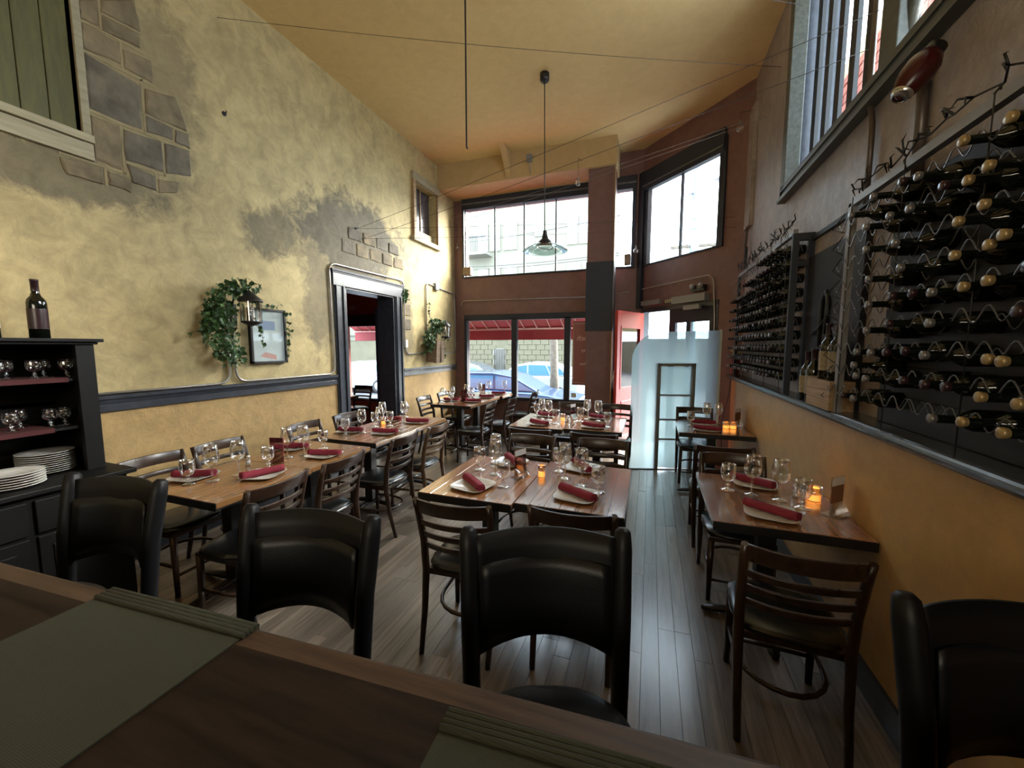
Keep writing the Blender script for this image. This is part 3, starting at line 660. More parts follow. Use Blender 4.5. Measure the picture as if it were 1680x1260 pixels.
for (x, y, lb, li) in ((-2.28, 1.61, 'ladder-back aisle chair of the nearest left table, beside the left stool', 0), (-2.27, 2.12, 'ladder-back aisle chair at the seam of the first pair of left tables', 0), (-2.27, 2.84, 'ladder-back aisle chair with a worn top rail at the second left table', 0),
                       (-2.24, 3.36, 'pale brown ladder-back aisle chair at the second left table', 1), (-2.33, 4.95, 'ladder-back aisle chair at the third left table, nearer one', 0), (-2.22, 5.52, 'ladder-back aisle chair at the third left table, farther one', 0),
                       (-2.12, 6.42, 'ladder-back chair standing alone in front of the lower front window', 0)):
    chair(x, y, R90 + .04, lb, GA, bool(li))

def make_stool():
    t = thing('bar_stool', '', 'stool')
    # faces +y; back at -y
    g = G(); g.lathe([(0, .80), (.10, .797), (.16, .785), (.195, .762), (.208, .738), (.207, .722), (.2, .71)], 32, (0, .03, 0), power=2.5); g.build('seat', M['leather'], t)
    g = G(); g.lathe([(.0, .66), (.19, .66), (.2, .67), (.2, .71), (0, .71)], 24, (0, .03, 0), power=2.5); g.build('seat_frame', M['stoolwood'], t)
    for s in (-1, 1):
        g = G(); g.tube([(s * .17, .19, .67), (s * .19, .21, 0)], .02, 8, rs=[.022, .017]); g.build('leg', M['stoolwood'], t)
        g = G(); g.tube([(s * .20, -.27, 0), (s * .20, -.225, .40), (s * .198, -.215, .70), (s * .203, -.235, .90), (s * .21, -.268, 1.07), (s * .212, -.278, 1.115), (s * .212, -.281, 1.125)], .02, 10, rs=[.016, .019, .024, .026, .026, .022, .012], flat=1.1); g.build('leg', M['stoolwood'], t)
    # back: bowed panel with arched lower edge
    def panel(x, zf0, zf1, y_off, th, name, mat, bow=.05):
        g = G(); K = 14; R_ = 6; vs = []
        for side in (0, 1):
            for k in range(K + 1):
                u = -1 + 2 * k / K; z0 = zf0(u); z1 = zf1(u)
                for r in range(R_ + 1):
                    v = r / R_; z = z0 + (z1 - z0) * v; y = -.215 - max(0, z - .70) * .145 - bow * (1 - u * u) + y_off
                    crown = (1 - abs(u) ** 5) * (1 - abs(2 * v - 1) ** 5)
                    vs.append((u * x, y + (th * (.45 + .55 * crown) if side else 0), z))
        n1 = (K + 1) * (R_ + 1); fs = []
        idx = lambda s_, k, r: s_ * n1 + k * (R_ + 1) + r
        for k in range(K):
            for r in range(R_):
                fs.append((idx(0, k, r), idx(0, k, r + 1), idx(0, k + 1, r + 1), idx(0, k + 1, r))); fs.append((idx(1, k, r), idx(1, k + 1, r), idx(1, k + 1, r + 1), idx(1, k, r + 1)))
            fs.append((idx(0, k, 0), idx(0, k + 1, 0), idx(1, k + 1, 0), idx(1, k, 0))); fs.append((idx(0, k, R_), idx(1, k, R_), idx(1, k + 1, R_), idx(0, k + 1, R_)))
        for r in range(R_):
            fs.append((idx(0, 0, r), idx(1, 0, r), idx(1, 0, r + 1), idx(0, 0, r + 1))); fs.append((idx(0, K, r), idx(0, K, r + 1), idx(1, K, r + 1), idx(1, K, r)))
        g.add(vs, fs, True); return g.build(name, mat, t)
    panel(.197, lambda u: .815 - .035 * u * u, lambda u: 1.10 + .008 * (1 - u * u), 0, .020, 'backrest', M['stoolwood'])
    panel(.172, lambda u: .838 - .03 * u * u, lambda u: 1.03 + .004 * (1 - u * u), .012, .013, 'back_pad', M['leather'])
    g = G(); g.tube([(.18, .2, .28), (.19, -.235, .28), (-.19, -.235, .28), (-.18, .2, .28), (.18, .2, .28)], .011, 6); g.build('footrest', M['iron'], t)
    return t
ST0 = make_stool(); GS = 'black bar stools along the bar'
ST0.location = (-.17, .735, 0); ST0.rotation_euler = (0, 0, pi + .32); ST0['label'] = 'black leather bar stool in the middle of the bar front'; ST0['group'] = GS
dup(ST0, (-.925, .60, 0), pi + .14, 'black leather bar stool beside the green runner, left of centre', GS)
dup(ST0, (-1.88, .59, 0), pi + .15, 'black leather bar stool beside the black hutch', GS)
dup(ST0, (.745, .715, 0), pi + .12, 'black leather bar stool against the right wall', GS)

# ------------------------------------------------------------------ tables
TZ = .745
def table(x0, x1, y0, y1, label, group, mat='board'):
    cx, cy = (x0 + x1) / 2, (y0 + y1) / 2
    t = thing('dining_table', label, 'table', (cx, cy, 0), group)
    G().box(x0 + .004, x1 - .004, y0 + .004, y1 - .004, TZ - .045, TZ - .010).build('tabletop_core', M['iron'], t)
    n = 7; w = (x1 - x0) / n; me = None
    for k in range(n):
        if me is None:
            o = G().box(-w / 2 + .0004, w / 2 - .0004, -(y1 - y0) / 2, (y1 - y0) / 2, 0, .034).build('board', M[mat], t, bevel=.0015, seg=1, local=True); me = o
        else:
            o = me.copy(); COL.objects.link(o); o.parent = t
        o.location = (x0 + w * (k + .5) - cx, 0, TZ - .034)
    for ya, yb in ((y0 - .004, y0), (y1, y1 + .004)): G().box(x0, x1, ya, yb, TZ - .048, TZ - .003).build('edge_band', M['iron'], t)
    G().box(cx - .045, cx + .045, cy - .045, cy + .045, .03, TZ - .045).build('column', M['iron'], t, bevel=.006)
    G().box(cx - .2, cx + .2, cy - .03, cy + .03, TZ - .062, TZ - .045).box(cx - .03, cx + .03, cy - .2, cy + .2, TZ - .062, TZ - .045).build('spider', M['iron'], t)
    fl = min(.315, min(x1 - x0, y1 - y0) / 2 - .015) / .315
    for k in range(4):
        a = k * pi / 2; d = Vector((cos(a), sin(a), 0)); c = Vector((cx, cy, 0))
        g = G(); g.tube([c + d * .03 + Vector((0, 0, .05)), c + d * .2 * fl + Vector((0, 0, .035)), c + d * .29 * fl + Vector((0, 0, .022)), c + d * .315 * fl + Vector((0, 0, .018))], .03, 8, rs=[.036, .03, .026, .014], flat=.62)
        g.build('foot', M['iron'], t)
    return t
GT = 'square-topped tables with black pedestal bases'
table(-1.30, -.702, 1.965, 2.80, 'left half of the front centre pair of tables, with the menu holder', GT)
table(-.696, -.10, 2.00, 2.84, 'right half of the front centre pair of tables, with the lit candle', GT)
table(-1.46, -.856, 3.99, 4.84, 'left half of the rear centre pair of tables', GT)
table(-.85, -.25, 4.05, 4.90, 'right half of the rear centre pair of tables, near the red door', GT)
table(-2.98, -2.26, 1.43, 2.085, 'nearest table of the left-hand row, in front of the hutch', GT, 'board_l')
table(-2.98, -2.28, 2.09, 2.73, 'second table of the left-hand row, pushed against the nearest one', GT, 'board_l')
table(-3.0, -2.315, 2.85, 3.50, 'third table of the left-hand row, before the doorway', GT, 'board_l')
table(-3.0, -2.33, 3.505, 4.16, 'fourth table of the left-hand row, beside the doorway', GT, 'board_l')
table(-3.13, -2.46, 5.12, 5.78, 'fifth table of the left-hand row, just past the doorway', GT)
table(-3.13, -2.46, 5.785, 6.32, 'sixth table of the left-hand row', GT)
table(-3.13, -2.42, 6.33, 6.86, 'last table of the left-hand row, against the front window', GT)
table(.325, .992, 2.125, 2.93, 'near table against the right wall, with votive and menu stand', GT)
table(.30, .985, 4.28, 4.96, 'far table against the right wall, below the distant bottle rack', GT)

# ------------------------------------------------------------------ tableware prototypes
def proto(name, cat): 
    return thing(name, '', cat, (0, 0, -50))
PR = {}
def first(key, loc, rz, label, group, scale=None):
    p = PR[key]
    if not p.get('_used'):
        p['_used'] = 1; p.location = loc; p.rotation_euler = (0, 0, rz); p['label'] = label; p['group'] = group
        if scale: p.scale = scale
        return p
    return dup(p, loc, rz, label, group, scale=scale)
t = thing('wine_glass', '', 'glass')
G().lathe([(0, .002), (.034, .0015), (.034, .003), (.012, .006), (.005, .011)], 20).build('foot', M['glass'], t)
G().lathe([(.006, .011), (.0048, .03), (.0045, .07), (.006, .083)], 10).build('stem', M['glass'], t)
G().tube([(.0302 * cos(a * pi / 12), .0302 * sin(a * pi / 12), .198) for a in range(25)], .0011, 5).build('rim', M['glass'], t)
G().lathe([(.005, .083), (.022, .090), (.036, .108), (.040, .128), (.0385, .155), (.034, .180), (.0305, .198), (.0300, .198), (.0335, .179), (.0375, .155)], 22).build('bowl', M['glass'], t)
PR['wine'] = t
t = thing('water_goblet', '', 'glass')
G().lathe([(0, .002), (.034, .0015), (.034, .004), (.018, .008), (.009, .013)], 20).build('foot', M['glass'], t)
G().tube([(.0332 * cos(a * pi / 12), .0332 * sin(a * pi / 12), .138) for a in range(25)], .0011, 5).build('rim', M['glass'], t)
G().lathe([(.009, .013), (.006, .020), (.0125, .028), (.0125, .033), (.006, .042), (.008, .048)], 14).build('stem', M['glass'], t)
G().lathe([(.008, .048), (.025, .056), (.0345, .075), (.0365, .095), (.035, .12), (.0335, .138), (.0330, .138), (.0345, .12), (.0355, .095)], 22).build('bowl', M['glass'], t)
PR['goblet'] = t
t = thing('plate', '', 'plate')
G().lathe([(0, .003), (.055, .003), (.062, .006), (.088, .014), (.094, .017), (.0945, .0165), (.088, .011), (.06, .001), (0, 0)], 32, power=4.5).build('dish', M['china'], t)
PR['plate'] = t
def napkin_proto():
    t = thing('rolled_napkin', '', 'napkin')
    g = G(); K = 12; pts = [(-.095 + .19 * k / K, .006 * sin(pi * k / K), .028 - .003 * sin(pi * k / K)) for k in range(K + 1)]
    rs = [.0205 + .0016 * sin(k * 2.1) for k in range(K + 1)]; g.tube(pts, .021, 14, rs=rs, flat=.9)
    g.build('roll', M['nap'], t)
    g = G()
    for e, s in ((pts[0], -1), (pts[-1], 1)):
        sp = [(e[0] + s * .001, e[1] + (.017 - .0011 * k) * cos(k * .75), e[2] + (.015 - .001 * k) * sin(k * .75)) for k in range(14)]
        g.tube(sp, .0018, 5)
    sp = [(p[0], p[1] + .016, p[2] + .012) for p in pts]; g.tube(sp, .0028, 5)
    g.build('folded_edge', M['nap'], t); return t
PR['napkin'] = napkin_proto()
def stand_proto():
    t = thing('menu_stand', '', 'menu holder')
    G().box(-.045, .045, -.002, .002, .004, .145).build('acrylic_sheet', M['acrylic'], t)
    G().box(-.045, .045, -.035, .035, 0, .004).build('base', M['acrylic'], t)
    G().box(-.043, .043, -.0032, -.0021, .012, .112).build('card', M['cardpink'], t)
    G().box(-.043, .043, -.0032, -.0021, .112, .14).build('card_header', M['cardw'], t)
    G().prism([(-.034, .005), (-.006, .005), (-.004, .05)], .09, 'x', -.045).build('support', M['acrylic'], t)
    return t
PR['stand'] = stand_proto()
t = thing('card_stand', '', 'menu holder')
G().box(-.042, .042, -.003, .003, .004, .165).build('card', M['card'], t); G().box(-.044, .044, -.03, .03, 0, .004).build('base', M['acrylic'], t)
G().box(-.044, .044, -.005, -.0035, .004, .168).build('acrylic_sheet', M['acrylic'], t); PR['card'] = t
t = thing('candle_holder', '', 'candle')
G().lathe([(0, .001), (.024, .001), (.026, .004), (.027, .085), (.026, .086), (.025, .006)], 20).build('glass_cup', M['glass'], t)
G().lathe([(0, .006), (.023, .006), (.023, .042), (0, .042)], 16).build('glowing_base', M['wax'], t)
G().lathe([(.0205, .042), (.022, .046), (.022, .078), (.017, .079)], 16).build('wax', M['waxtop'], t)
G().lathe([(0, .040), (.006, .046), (.004, .058), (0, .068)], 8).build('flame', M['flame'], t)
PR['candle'] = t
t = thing('shaker', '', 'shaker')
G().lathe([(0, .001), (.018, .001), (.019, .01), (.017, .05), (.015, .056)], 12).build('jar', M['glass'], t)
G().lathe([(0, .004), (.016, .004), (.015, .035), (0, .036)], 12).build('contents', M['cardw'], t)
G().lathe([(.016, .055), (.017, .06), (.015, .072), (.006, .076), (0, .077)], 12).build('cap', M['steel'], t)
PR['shaker'] = t
PZ = TZ
def put(key, x, y, label, group, rz=0, dz=0, sc=None): return first(key, (x, y, PZ + dz), rz, label, group, sc)
def setting(name, pl, nap_rot, where):
    """a plate with a rolled napkin lying on it"""
    put('plate', pl[0], pl[1], 'squarish white plate under a rolled napkin, ' + where, 'white plates on the tables', rz=nap_rot * .3, sc=(1.28, 1.28, 1.1))
    put('napkin', pl[0] + pl[2], pl[1] + pl[3], 'burgundy cloth napkin rolled on a plate, ' + where, 'burgundy rolled napkins', rz=nap_rot, dz=-.004, sc=(1.35, 1.3, 1.25))
S = [((-1.02, 2.15, .0, .0), -.75, 'front left place of the front centre table'), ((-.38, 2.20, 0, 0), -.55, 'front right place of the front centre table'), ((-.97, 2.69, .02, .0), -.9, 'far left place of the front centre table'), ((-.44, 2.73, 0, 0), -1.0, 'far right place of the front centre table'),
     ((-1.16, 4.18, 0, 0), -.5, 'near left place of the rear centre table'), ((-.56, 4.22, 0, 0), -.4, 'near right place of the rear centre table'), ((-.56, 4.76, 0, 0), -.3, 'far right place of the rear centre table'), ((-1.2, 4.70, 0, 0), -.2, 'far left place of the rear centre table'),
     ((-2.85, 1.68, 0, 0), .45, 'wall side of the nearest left table'), ((-2.45, 1.86, 0, 0), 1.2, 'aisle side of the nearest left table'), ((-2.44, 2.38, 0, 0), .30, 'aisle side of the second left table'), ((-2.87, 2.46, 0, 0), .35, 'wall side of the second left table'),
     ((-2.88, 3.16, 0, 0), .2, 'wall side of the third left table'), ((-2.50, 3.22, 0, 0), .2, 'aisle side of the third left table'), ((-2.50, 3.80, 0, 0), .25, 'aisle side of the fourth left table'), ((-2.87, 3.80, 0, 0), .2, 'wall side of the fourth left table'),
     ((-3.0, 5.55, 0, 0), .2, 'wall side of the fifth left table'), ((-2.62, 5.55, 0, 0), .2, 'aisle side of the fifth left table'), ((-2.99, 6.1, 0, 0), .2, 'wall side of the sixth left table'), ((-2.62, 6.1, 0, 0), .2, 'aisle side of the sixth left table'), ((-2.6, 6.6, 0, 0), .1, 'aisle side of the last left table'),
     ((.615, 2.30, 0, 0), -.62, 'near place of the near right table'), ((.65, 2.78, -.02, 0), -.62, 'far place of the near right table'),
     ((.58, 4.45, 0, 0), -.25, 'near place of the far right table'), ((.58, 4.80, 0, 0), -.1, 'far place of the far right table')]
for pl, nr, wh in S: setting('', pl, nr, wh)
GG = 'short-stemmed water goblets'; GW = 'long-stemmed wine glasses'
for x, y, wh in [(-1.12, 2.47, 'at the left end of the front centre table, far row'), (-.84, 2.21, 'beside the front left napkin of the front centre table'), (-.58, 2.62, 'just right of the candle on the front centre table'), (-.27, 2.31, 'at the right front of the front centre table'),
                 (-1.32, 4.65, 'at the far left of the rear centre table'), (-.99, 4.27, 'beside the near left napkin on the rear centre table'), (-.75, 4.50, 'in the middle of the rear centre table, right of the shaker'), (-.42, 4.27, 'at the near right of the rear centre table'),
                 (-2.74, 1.58, 'at the near end of the nearest left table'), (-2.56, 1.99, 'beside the card stand on the nearest left table'), (-2.62, 2.55, 'at the far end of the second left table'),
                 (-2.83, 3.04, 'at the near end of the third left table'), (-2.80, 3.44, 'behind the wine glass on the third left table'), (-2.68, 3.54, 'beside the candle on the fourth left table'), (-2.83, 4.05, 'at the far end of the fourth left table'),
                 (.47, 2.62, 'at the left of the near right table'), (.80, 2.45, 'in front of the votive on the near right table'), (.44, 4.66, 'at the left of the far right table'),
                 (-2.9, 5.35, 'near edge of the fifth left table'), (-2.72, 5.68, 'middle of the fifth left table'), (-2.86, 6.02, 'middle of the sixth left table')]:
    put('goblet', x, y, 'clear water goblet ' + wh, GG, sc=(1.15, 1.15, 1.17))
for x, y, wh in [(-.98, 2.42, 'nearer of the left pair on the front centre table'), (-1.04, 2.58, 'farther of the left pair on the front centre table'), (-.51, 2.49, 'left of the right pair on the front centre table'), (-.385, 2.39, 'right of the right pair on the front centre table'),
                 (-1.22, 4.52, 'left of the left pair on the rear centre table'), (-1.12, 4.46, 'right of the left pair on the rear centre table'), (-.70, 4.68, 'left of the right pair on the rear centre table'), (-.56, 4.60, 'right of the right pair on the rear centre table'),
                 (-2.67, 1.68, 'left of the near pair on the nearest left table'), (-2.62, 1.82, 'right of the near pair on the nearest left table'), (-2.68, 2.25, 'left of the pair behind the red card stand'), (-2.62, 2.35, 'right of the pair behind the red card stand'),
                 (-2.74, 3.17, 'nearest on the third left table'), (-2.67, 3.36, 'middle one on the third left table'), (-2.87, 3.66, 'on the wall side of the fourth left table'), (-2.66, 3.78, 'standing tall before the doorway jamb on the fourth left table'),
                 (.59, 2.585, 'left one on the near right table'), (.72, 2.54, 'right one on the near right table'), (.62, 4.86, 'left one on the far right table'), (.74, 4.88, 'right one on the far right table'),
                 (-3.02, 5.3, 'near edge of the fifth left table'), (-2.95, 5.48, 'behind the near glasses of the fifth left table'), (-2.9, 5.9, 'near edge of the sixth left table'), (-2.80, 6.2, 'far edge of the sixth left table'), (-2.75, 6.5, 'near edge of the last left table'), (-2.55, 6.78, 'on the last left table close to the window')]:
    put('wine', x, y, 'clear wine glass, ' + wh, GW, sc=(1.15, 1.15, 1.2))
put('stand', -.80, 2.42, 'clear acrylic menu stand seen edge-on on the front centre table', 'menu stands', rz=1.15, sc=(1.25, 1.25, 1.35))
put('stand', -.86, 4.62, 'clear acrylic menu stand on the rear centre table', 'menu stands', rz=1.2, sc=(1.2, 1.2, 1.3))
put('stand', .93, 2.40, 'clear acrylic menu stand with red card against the right wall', 'menu stands', rz=.75, sc=(1.2, 1.2, 1.45))
put('stand', .92, 4.80, 'clear acrylic menu stand on the far right table', 'menu stands', rz=.9, sc=(1.2, 1.2, 1.4))
put('card', -2.63, 2.12, 'red menu card glowing by candlelight on the nearest left tables', 'red menu cards', rz=.25, sc=(1.25, 1.2, 1.15))
put('card', -2.78, 5.55, 'red menu card on the fifth left table', 'red menu cards', rz=.9)
put('card', -2.86, 6.45, 'red menu card on the last left table near the window', 'red menu cards', rz=.3)
put('candle', -.665, 2.47, 'lit candle in a slim glass on the front centre table', 'lit table candles')
put('candle', -.95, 4.47, 'lit candle on the rear centre table', 'lit table candles')
put('candle', -2.66, 2.16, 'lit candle glowing behind the red card on the left tables', 'lit table candles')
put('candle', -2.80, 3.58, 'lit candle on the fourth left table', 'lit table candles')
put('candle', .90, 2.60, 'wide glowing votive against the right wall on the near right table', 'lit table candles', sc=(1.5, 1.5, .95))
put('candle', .78, 4.62, 'left glowing votive on the far right table', 'lit table candles', sc=(1.3, 1.3, .9))
put('candle', .85, 4.62, 'right glowing votive on the far right table', 'lit table candles', sc=(1.3, 1.3, .9))
put('shaker', -.88, 4.42, 'salt shaker beside the candle on the rear centre table', 'table shakers')
put('shaker', -2.78, 2.0, 'salt shaker beside the card stand on the nearest left tables', 'table shakers')
put('shaker', .82, 2.62, 'pepper shaker behind the goblet on the near right table', 'table shakers')

# ------------------------------------------------------------------ the bar in the foreground
ang = atan2(.58 - .48, .16 + 1.63)
BM = Matrix.Translation((-.735, .53, 0)) @ Matrix.Rotation(ang, 4, 'Z')
bt = thing('bar_counter', 'dark walnut bar counter across the foreground', 'bar', (-.735, .53, 0))
G().box(-2.2, 1.70, -.62, -.05, 1.005, 1.05, mat=BM).build('countertop', M['bar'], bt)
g = G(); pr = [(-.05, 1.05), (-.012, 1.05), (-.003, 1.045), (0, 1.035), (0, 1.018), (-.004, 1.008), (-.012, 1.005), (-.05, 1.005)]
g.prism(pr, 3.90, 'x', -2.2); g.v = [tuple(BM @ Vector(v)) for v in g.v]; g.build('nosing', M['barnose'], bt)
G().box(-2.15, 1.66, -.5, -.26, 0, 1.005, mat=BM).build('bar_front', M['stoolwood'], bt)
def runner(pts, label, rz):
    a = Vector(pts[0]); b2 = Vector(pts[1]); c = Vector(pts[2])   # far-left, far-right, near-left corner
    t = thing('table_runner', label, 'placemat', (a.x, a.y, 1.05), 'green woven runners on the bar')
    d = (c - a); e = b2 + d
    g = G(); K = 1; z = 1.0505; h = .003
    q = [a, b2, e, c]; g.add([(p.x, p.y, z) for p in q] + [(p.x, p.y, z + h) for p in q], [(0, 1, 2, 3), (4, 5, 6, 7), (0, 1, 5, 4), (1, 2, 6, 5), (2, 3, 7, 6), (3, 0, 4, 7)]); g.build('cloth', M['runner'], t)
    dn = d.normalized()
    for k in range(4):
        p0 = a + dn * (.002 + .009 * k); p1 = b2 + dn * (.002 + .009 * k); m_ = (p0 + p1) / 2
        g = G(); g.tube([(p0.x, p0.y, 1.0565), (m_.x, m_.y, 1.0572), (p1.x + .004, p1.y, 1.0565)], .0052, 8); g.build('corded_hem', M['runner'], t)
    return t
runner([(-1.165, .500), (-.735, .525), (-1.165, -.05)], 'green woven runner lying on the left part of the bar', 0)
runner([(-.278, .492), (.16, .52), (-.265, -.05)], 'green woven runner on the bar at the bottom edge of the picture', 0)

# ------------------------------------------------------------------ hutch at the left
h = thing('hutch', 'tall black hutch with open shelves against the left wall', 'cabinet', (XL, .8, 0))
G().box(XL + .01, -3.08, .15, 1.44, .0, .83).build('base_cabinet', M['hutch'], h, bevel=.004)
G().box(XL + .01, -3.04, .12, 1.475, .83, .86).build('counter', M['hutch'], h, bevel=.006)
G().box(XL + .01, XL + .03, .15, 1.40, .86, 1.63).build('back_panel', M['hutch'], h)
G().box(XL + .03, -3.25, 1.375, 1.41, .86, 1.63).box(-3.27, -3.235, 1.33, 1.415, .86, 1.63).build('side_panel', M['hutch'], h, bevel=.003)
G().box(XL + .03, -3.25, .15, .18, .86, 1.63).build('side_panel', M['hutch'], h)
G().box(XL + .01, -3.22, .13, 1.43, 1.63, 1.645).box(XL + .01, -3.20, .11, 1.45, 1.645, 1.665).build('crown', M['hutch'], h, bevel=.004)
for z in (1.14, 1.43): G().box(XL + .03, -3.27, .18, 1.375, z - .016, z).build('shelf', M['hutch'], h)
for y in (.2, .62, 1.04):
    d = G().box(-3.08, -3.06, y, y + .39, .62, .80).build('drawer', M['hutch'], h, bevel=.004)
    G().lathe([(0, 0), (.007, 0), (.008, .012), (.017, .02), (.013, .03), (0, .033)], 14, (-3.06, y + (.195 if y > .5 else .3), .76), mat=Matrix.Rotation(pi / 2, 4, 'Y')).build('knob', M['steel'], d)
    G().box(-3.08, -3.065, y, y + .39, .08, .60).box(-3.065, -3.058, y + .05, y + .34, .14, .54).build('cabinet_door', M['hutch'], h, bevel=.004)
for z, y0, y1, nm in ((1.43, .2, 1.3, 'upper'), (1.14, .2, 1.22, 'lower')):
    g = G().box(-3.60, -3.265, y0, y1, z + .0005, z + .005).box(-3.268, -3.264, y0, y1, z - .022, z + .005); tag(g.build('shelf_cloth', M['redcloth'], origin=(-3.4, .7, z)), 'dark red cloth lining the %s shelf of the hutch' % nm, 'cloth', 'red shelf cloths')
pp = thing('dinner_plate', '', 'plate'); G().lathe([(0, .004), (.06, .004), (.075, .008), (.120, .016), (.122, .0185), (.120, .019), (.074, .011), (.06, .007), (0, .007)], 30).build('dish', M['china'], pp); PR['dplate'] = pp
ords = ['bottom', 'second', 'third', 'fourth', 'fifth', 'sixth', 'seventh', 'eighth', 'ninth', 'tenth', 'top']
for k in range(6): first('dplate', (-3.24, 1.03, .8565 + k * .0135), 0, '%s white plate of the front stack of six on the hutch counter' % (ords[k] if k < 5 else 'top'), 'front plate stack')
for k in range(10): first('dplate', (-3.44, 1.235, .8565 + k * .0125), 0, '%s plate of the taller rear stack on the hutch counter' % (ords[k] if k < 9 else 'top'), 'rear plate stack')
for k, (y, x) in enumerate(((.98, -3.42), (1.06, -3.36), (1.13, -3.47), (1.2, -3.36), (1.27, -3.45), (1.325, -3.34))):
    first('goblet', (x, y, 1.4355), 0, 'stemmed glass on the upper hutch shelf, %s from the window end' % ['sixth', 'fifth', 'fourth', 'third', 'second', 'first'][k], 'glasses on the upper hutch shelf', (.9, .9, .75))
for k, (y, x) in enumerate(((1.02, -3.42), (1.09, -3.36), (1.16, -3.47))):
    first('goblet', (x, y, 1.1455), 0, 'stemmed glass on the lower hutch shelf, %s from the left' % ['first', 'second', 'third'][k], 'glasses on the lower hutch shelf', (.9, .9, .75))
for k, y in enumerate((1.25, 1.31)): first('goblet', (-3.38, y, 1.1405), 0, 'stemmed glass on the lower hutch shelf, %s from the left' % ['fourth', 'fifth'][k], 'glasses on the lower hutch shelf', (.9, .9, .75))
def wine_bottle(name, label, cat, loc, sc=1.0, foil='darkfoil', lab=True, group=None, body='wine'):
    t = thing(name, label, cat, loc, group); r = .038 * sc; H_ = .31 * sc; x, y, z = loc
    G().lathe([(0, 0), (r, 0), (r, .60 * H_), (r * .9, .66 * H_), (r * .55, .72 * H_), (r * .40, .78 * H_), (r * .38, .97 * H_), (r * .42, .975 * H_), (r * .42, H_), (0, H_)], 20, loc).build('glass_body', M[body], t)
    G().lathe([(r * .41, .80 * H_), (r * .41, .97 * H_), (r * .45, .972 * H_), (r * .45, 1.003 * H_), (0, 1.004 * H_)], 16, loc).build('foil', M[foil], t)
    if lab: G().lathe([(r * 1.01, .16 * H_), (r * 1.012, .165 * H_), (r * 1.012, .50 * H_), (r * 1.01, .505 * H_)], 20, loc).build('label', M['label'] if lab == 1 else M[lab], t)
    return t
wine_bottle('wine_bottle', 'dark wine bottle with a red foil neck standing on the hutch', 'bottle', (-3.4, 1.255, 1.6655), 1.1, lab='darkfoil')
wine_bottle('wine_bottle', 'wine bottle with a white label at the left picture edge on the hutch', 'bottle', (-3.4, 1.065, 1.6655), 1.1, lab='cardw')
# plastic crate on the floor by the hutch
t = thing('crate', 'dark plastic crate on the floor between the hutch and the bar', 'crate', (-2.72, .86, 0))
g = G()
for k in range(7):
    z = .02 + k * .045
    for (a, b2, c, d) in ((-2.9, -2.54, .70, .708), (-2.9, -2.54, 1.012, 1.02), (-2.9, -2.892, .7, 1.02), (-2.548, -2.54, .7, 1.02)): g.box(a, b2, c, d, z, z + .022)
for k in range(8):
    x = -2.9 + k * .05; g.box(x, x + .01, .7, .708, 0, .34).box(x, x + .01, 1.012, 1.02, 0, .34)
g.box(-2.9, -2.54, .7, 1.02, 0, .01); g.build('slatted_side', simple('crate_plastic', (.04, .045, .05), .5), t)

# ------------------------------------------------------------------ wine racks on the right ledge
LZ = 1.262
def bottle_proto(cap, nm):
    t = thing('wine_bottle', '', 'bottle')
    R_ = Matrix.Rotation(pi / 2, 4, 'Y')   # local z -> +x ; cap at x=0
    # neck .0-.08, shoulder to .11, body to .205
    G().lathe([(.0135, .012), (.0135, .070), (.018, .082), (.030, .098), (.036, .112), (.0365, .200), (.030, .205), (0, .205)], 16, mat=R_).build('glass_body', M['wine'], t)
    G().lathe([(0, .0), (.0125, .001), (.0155, .003), (.0155, .012), (.0142, .014), (.0142, .018)], 14, mat=R_).build('foil_cap', M[cap], t)
    return t
PR['b_gold'] = bottle_proto('gold', 'g'); PR['b_silver'] = bottle_proto('silver', 's'); PR['b_dark'] = bottle_proto('darkfoil', 'd')
caps = [(1.467, 2.22), (1.637, 2.241), (1.525, 2.123), (1.847, 2.22), (1.599, 2.112), (2.151, 2.256), (1.881, 2.12), (1.527, 2.019), (2.01, 2.134), (2.342, 2.236), (1.622, 2.0), (2.193, 2.142), (1.445, 1.915), (1.491, 1.9), (1.953, 2.016), (2.176, 2.041), (1.623, 1.899),
        (1.905, 1.913), (2.132, 1.907), (1.482, 1.801), (1.571, 1.797), (1.713, 1.798), (2.116, 1.798), (1.708, 1.697), (2.113, 1.688), (2.181, 1.595), (2.064, 1.592), (1.718, 1.589), (1.45, 1.584), (1.403, 1.58), (2.199, 1.534), (2.171, 1.487), (2.086, 1.481), (2.179, 1.383), (1.461, 1.478), (1.339, 1.475),
        (1.649, 1.384), (1.517, 1.397), (1.374, 1.394)]
ROW0, DZ = 1.387, .1065
def rowof(z): return int(round((z - ROW0) / DZ))
on_ = ['first', 'second', 'third', 'fourth', 'fifth', 'sixth', 'seventh', 'eighth', 'ninth', 'tenth', 'eleventh', 'twelfth', 'thirteenth', 'fourteenth', 'fifteenth', 'sixteenth', 'seventeenth', 'eighteenth', 'nineteenth', 'twentieth', 'twenty-first', 'twenty-second']
rows = {}
for y, z in caps:
    kind = 'b_gold' if y < 1.64 else 'b_silver'
    rows.setdefault(rowof(z), []).append((y, z, kind))
for r in range(9):       # the dim bottles that fill the rack behind
    for c in range(12):
        y = 1.02 + c * .115
        if y < 2.3 and all(abs(y - q[0]) > .085 for q in rows.get(r, [])) and random.random() < .5 and not (y > 1.95 and r > 1):
            rows.setdefault(r, []).append((y + random.uniform(-.01, .01), ROW0 + r * DZ + random.uniform(-.004, .004), 'b_dark'))
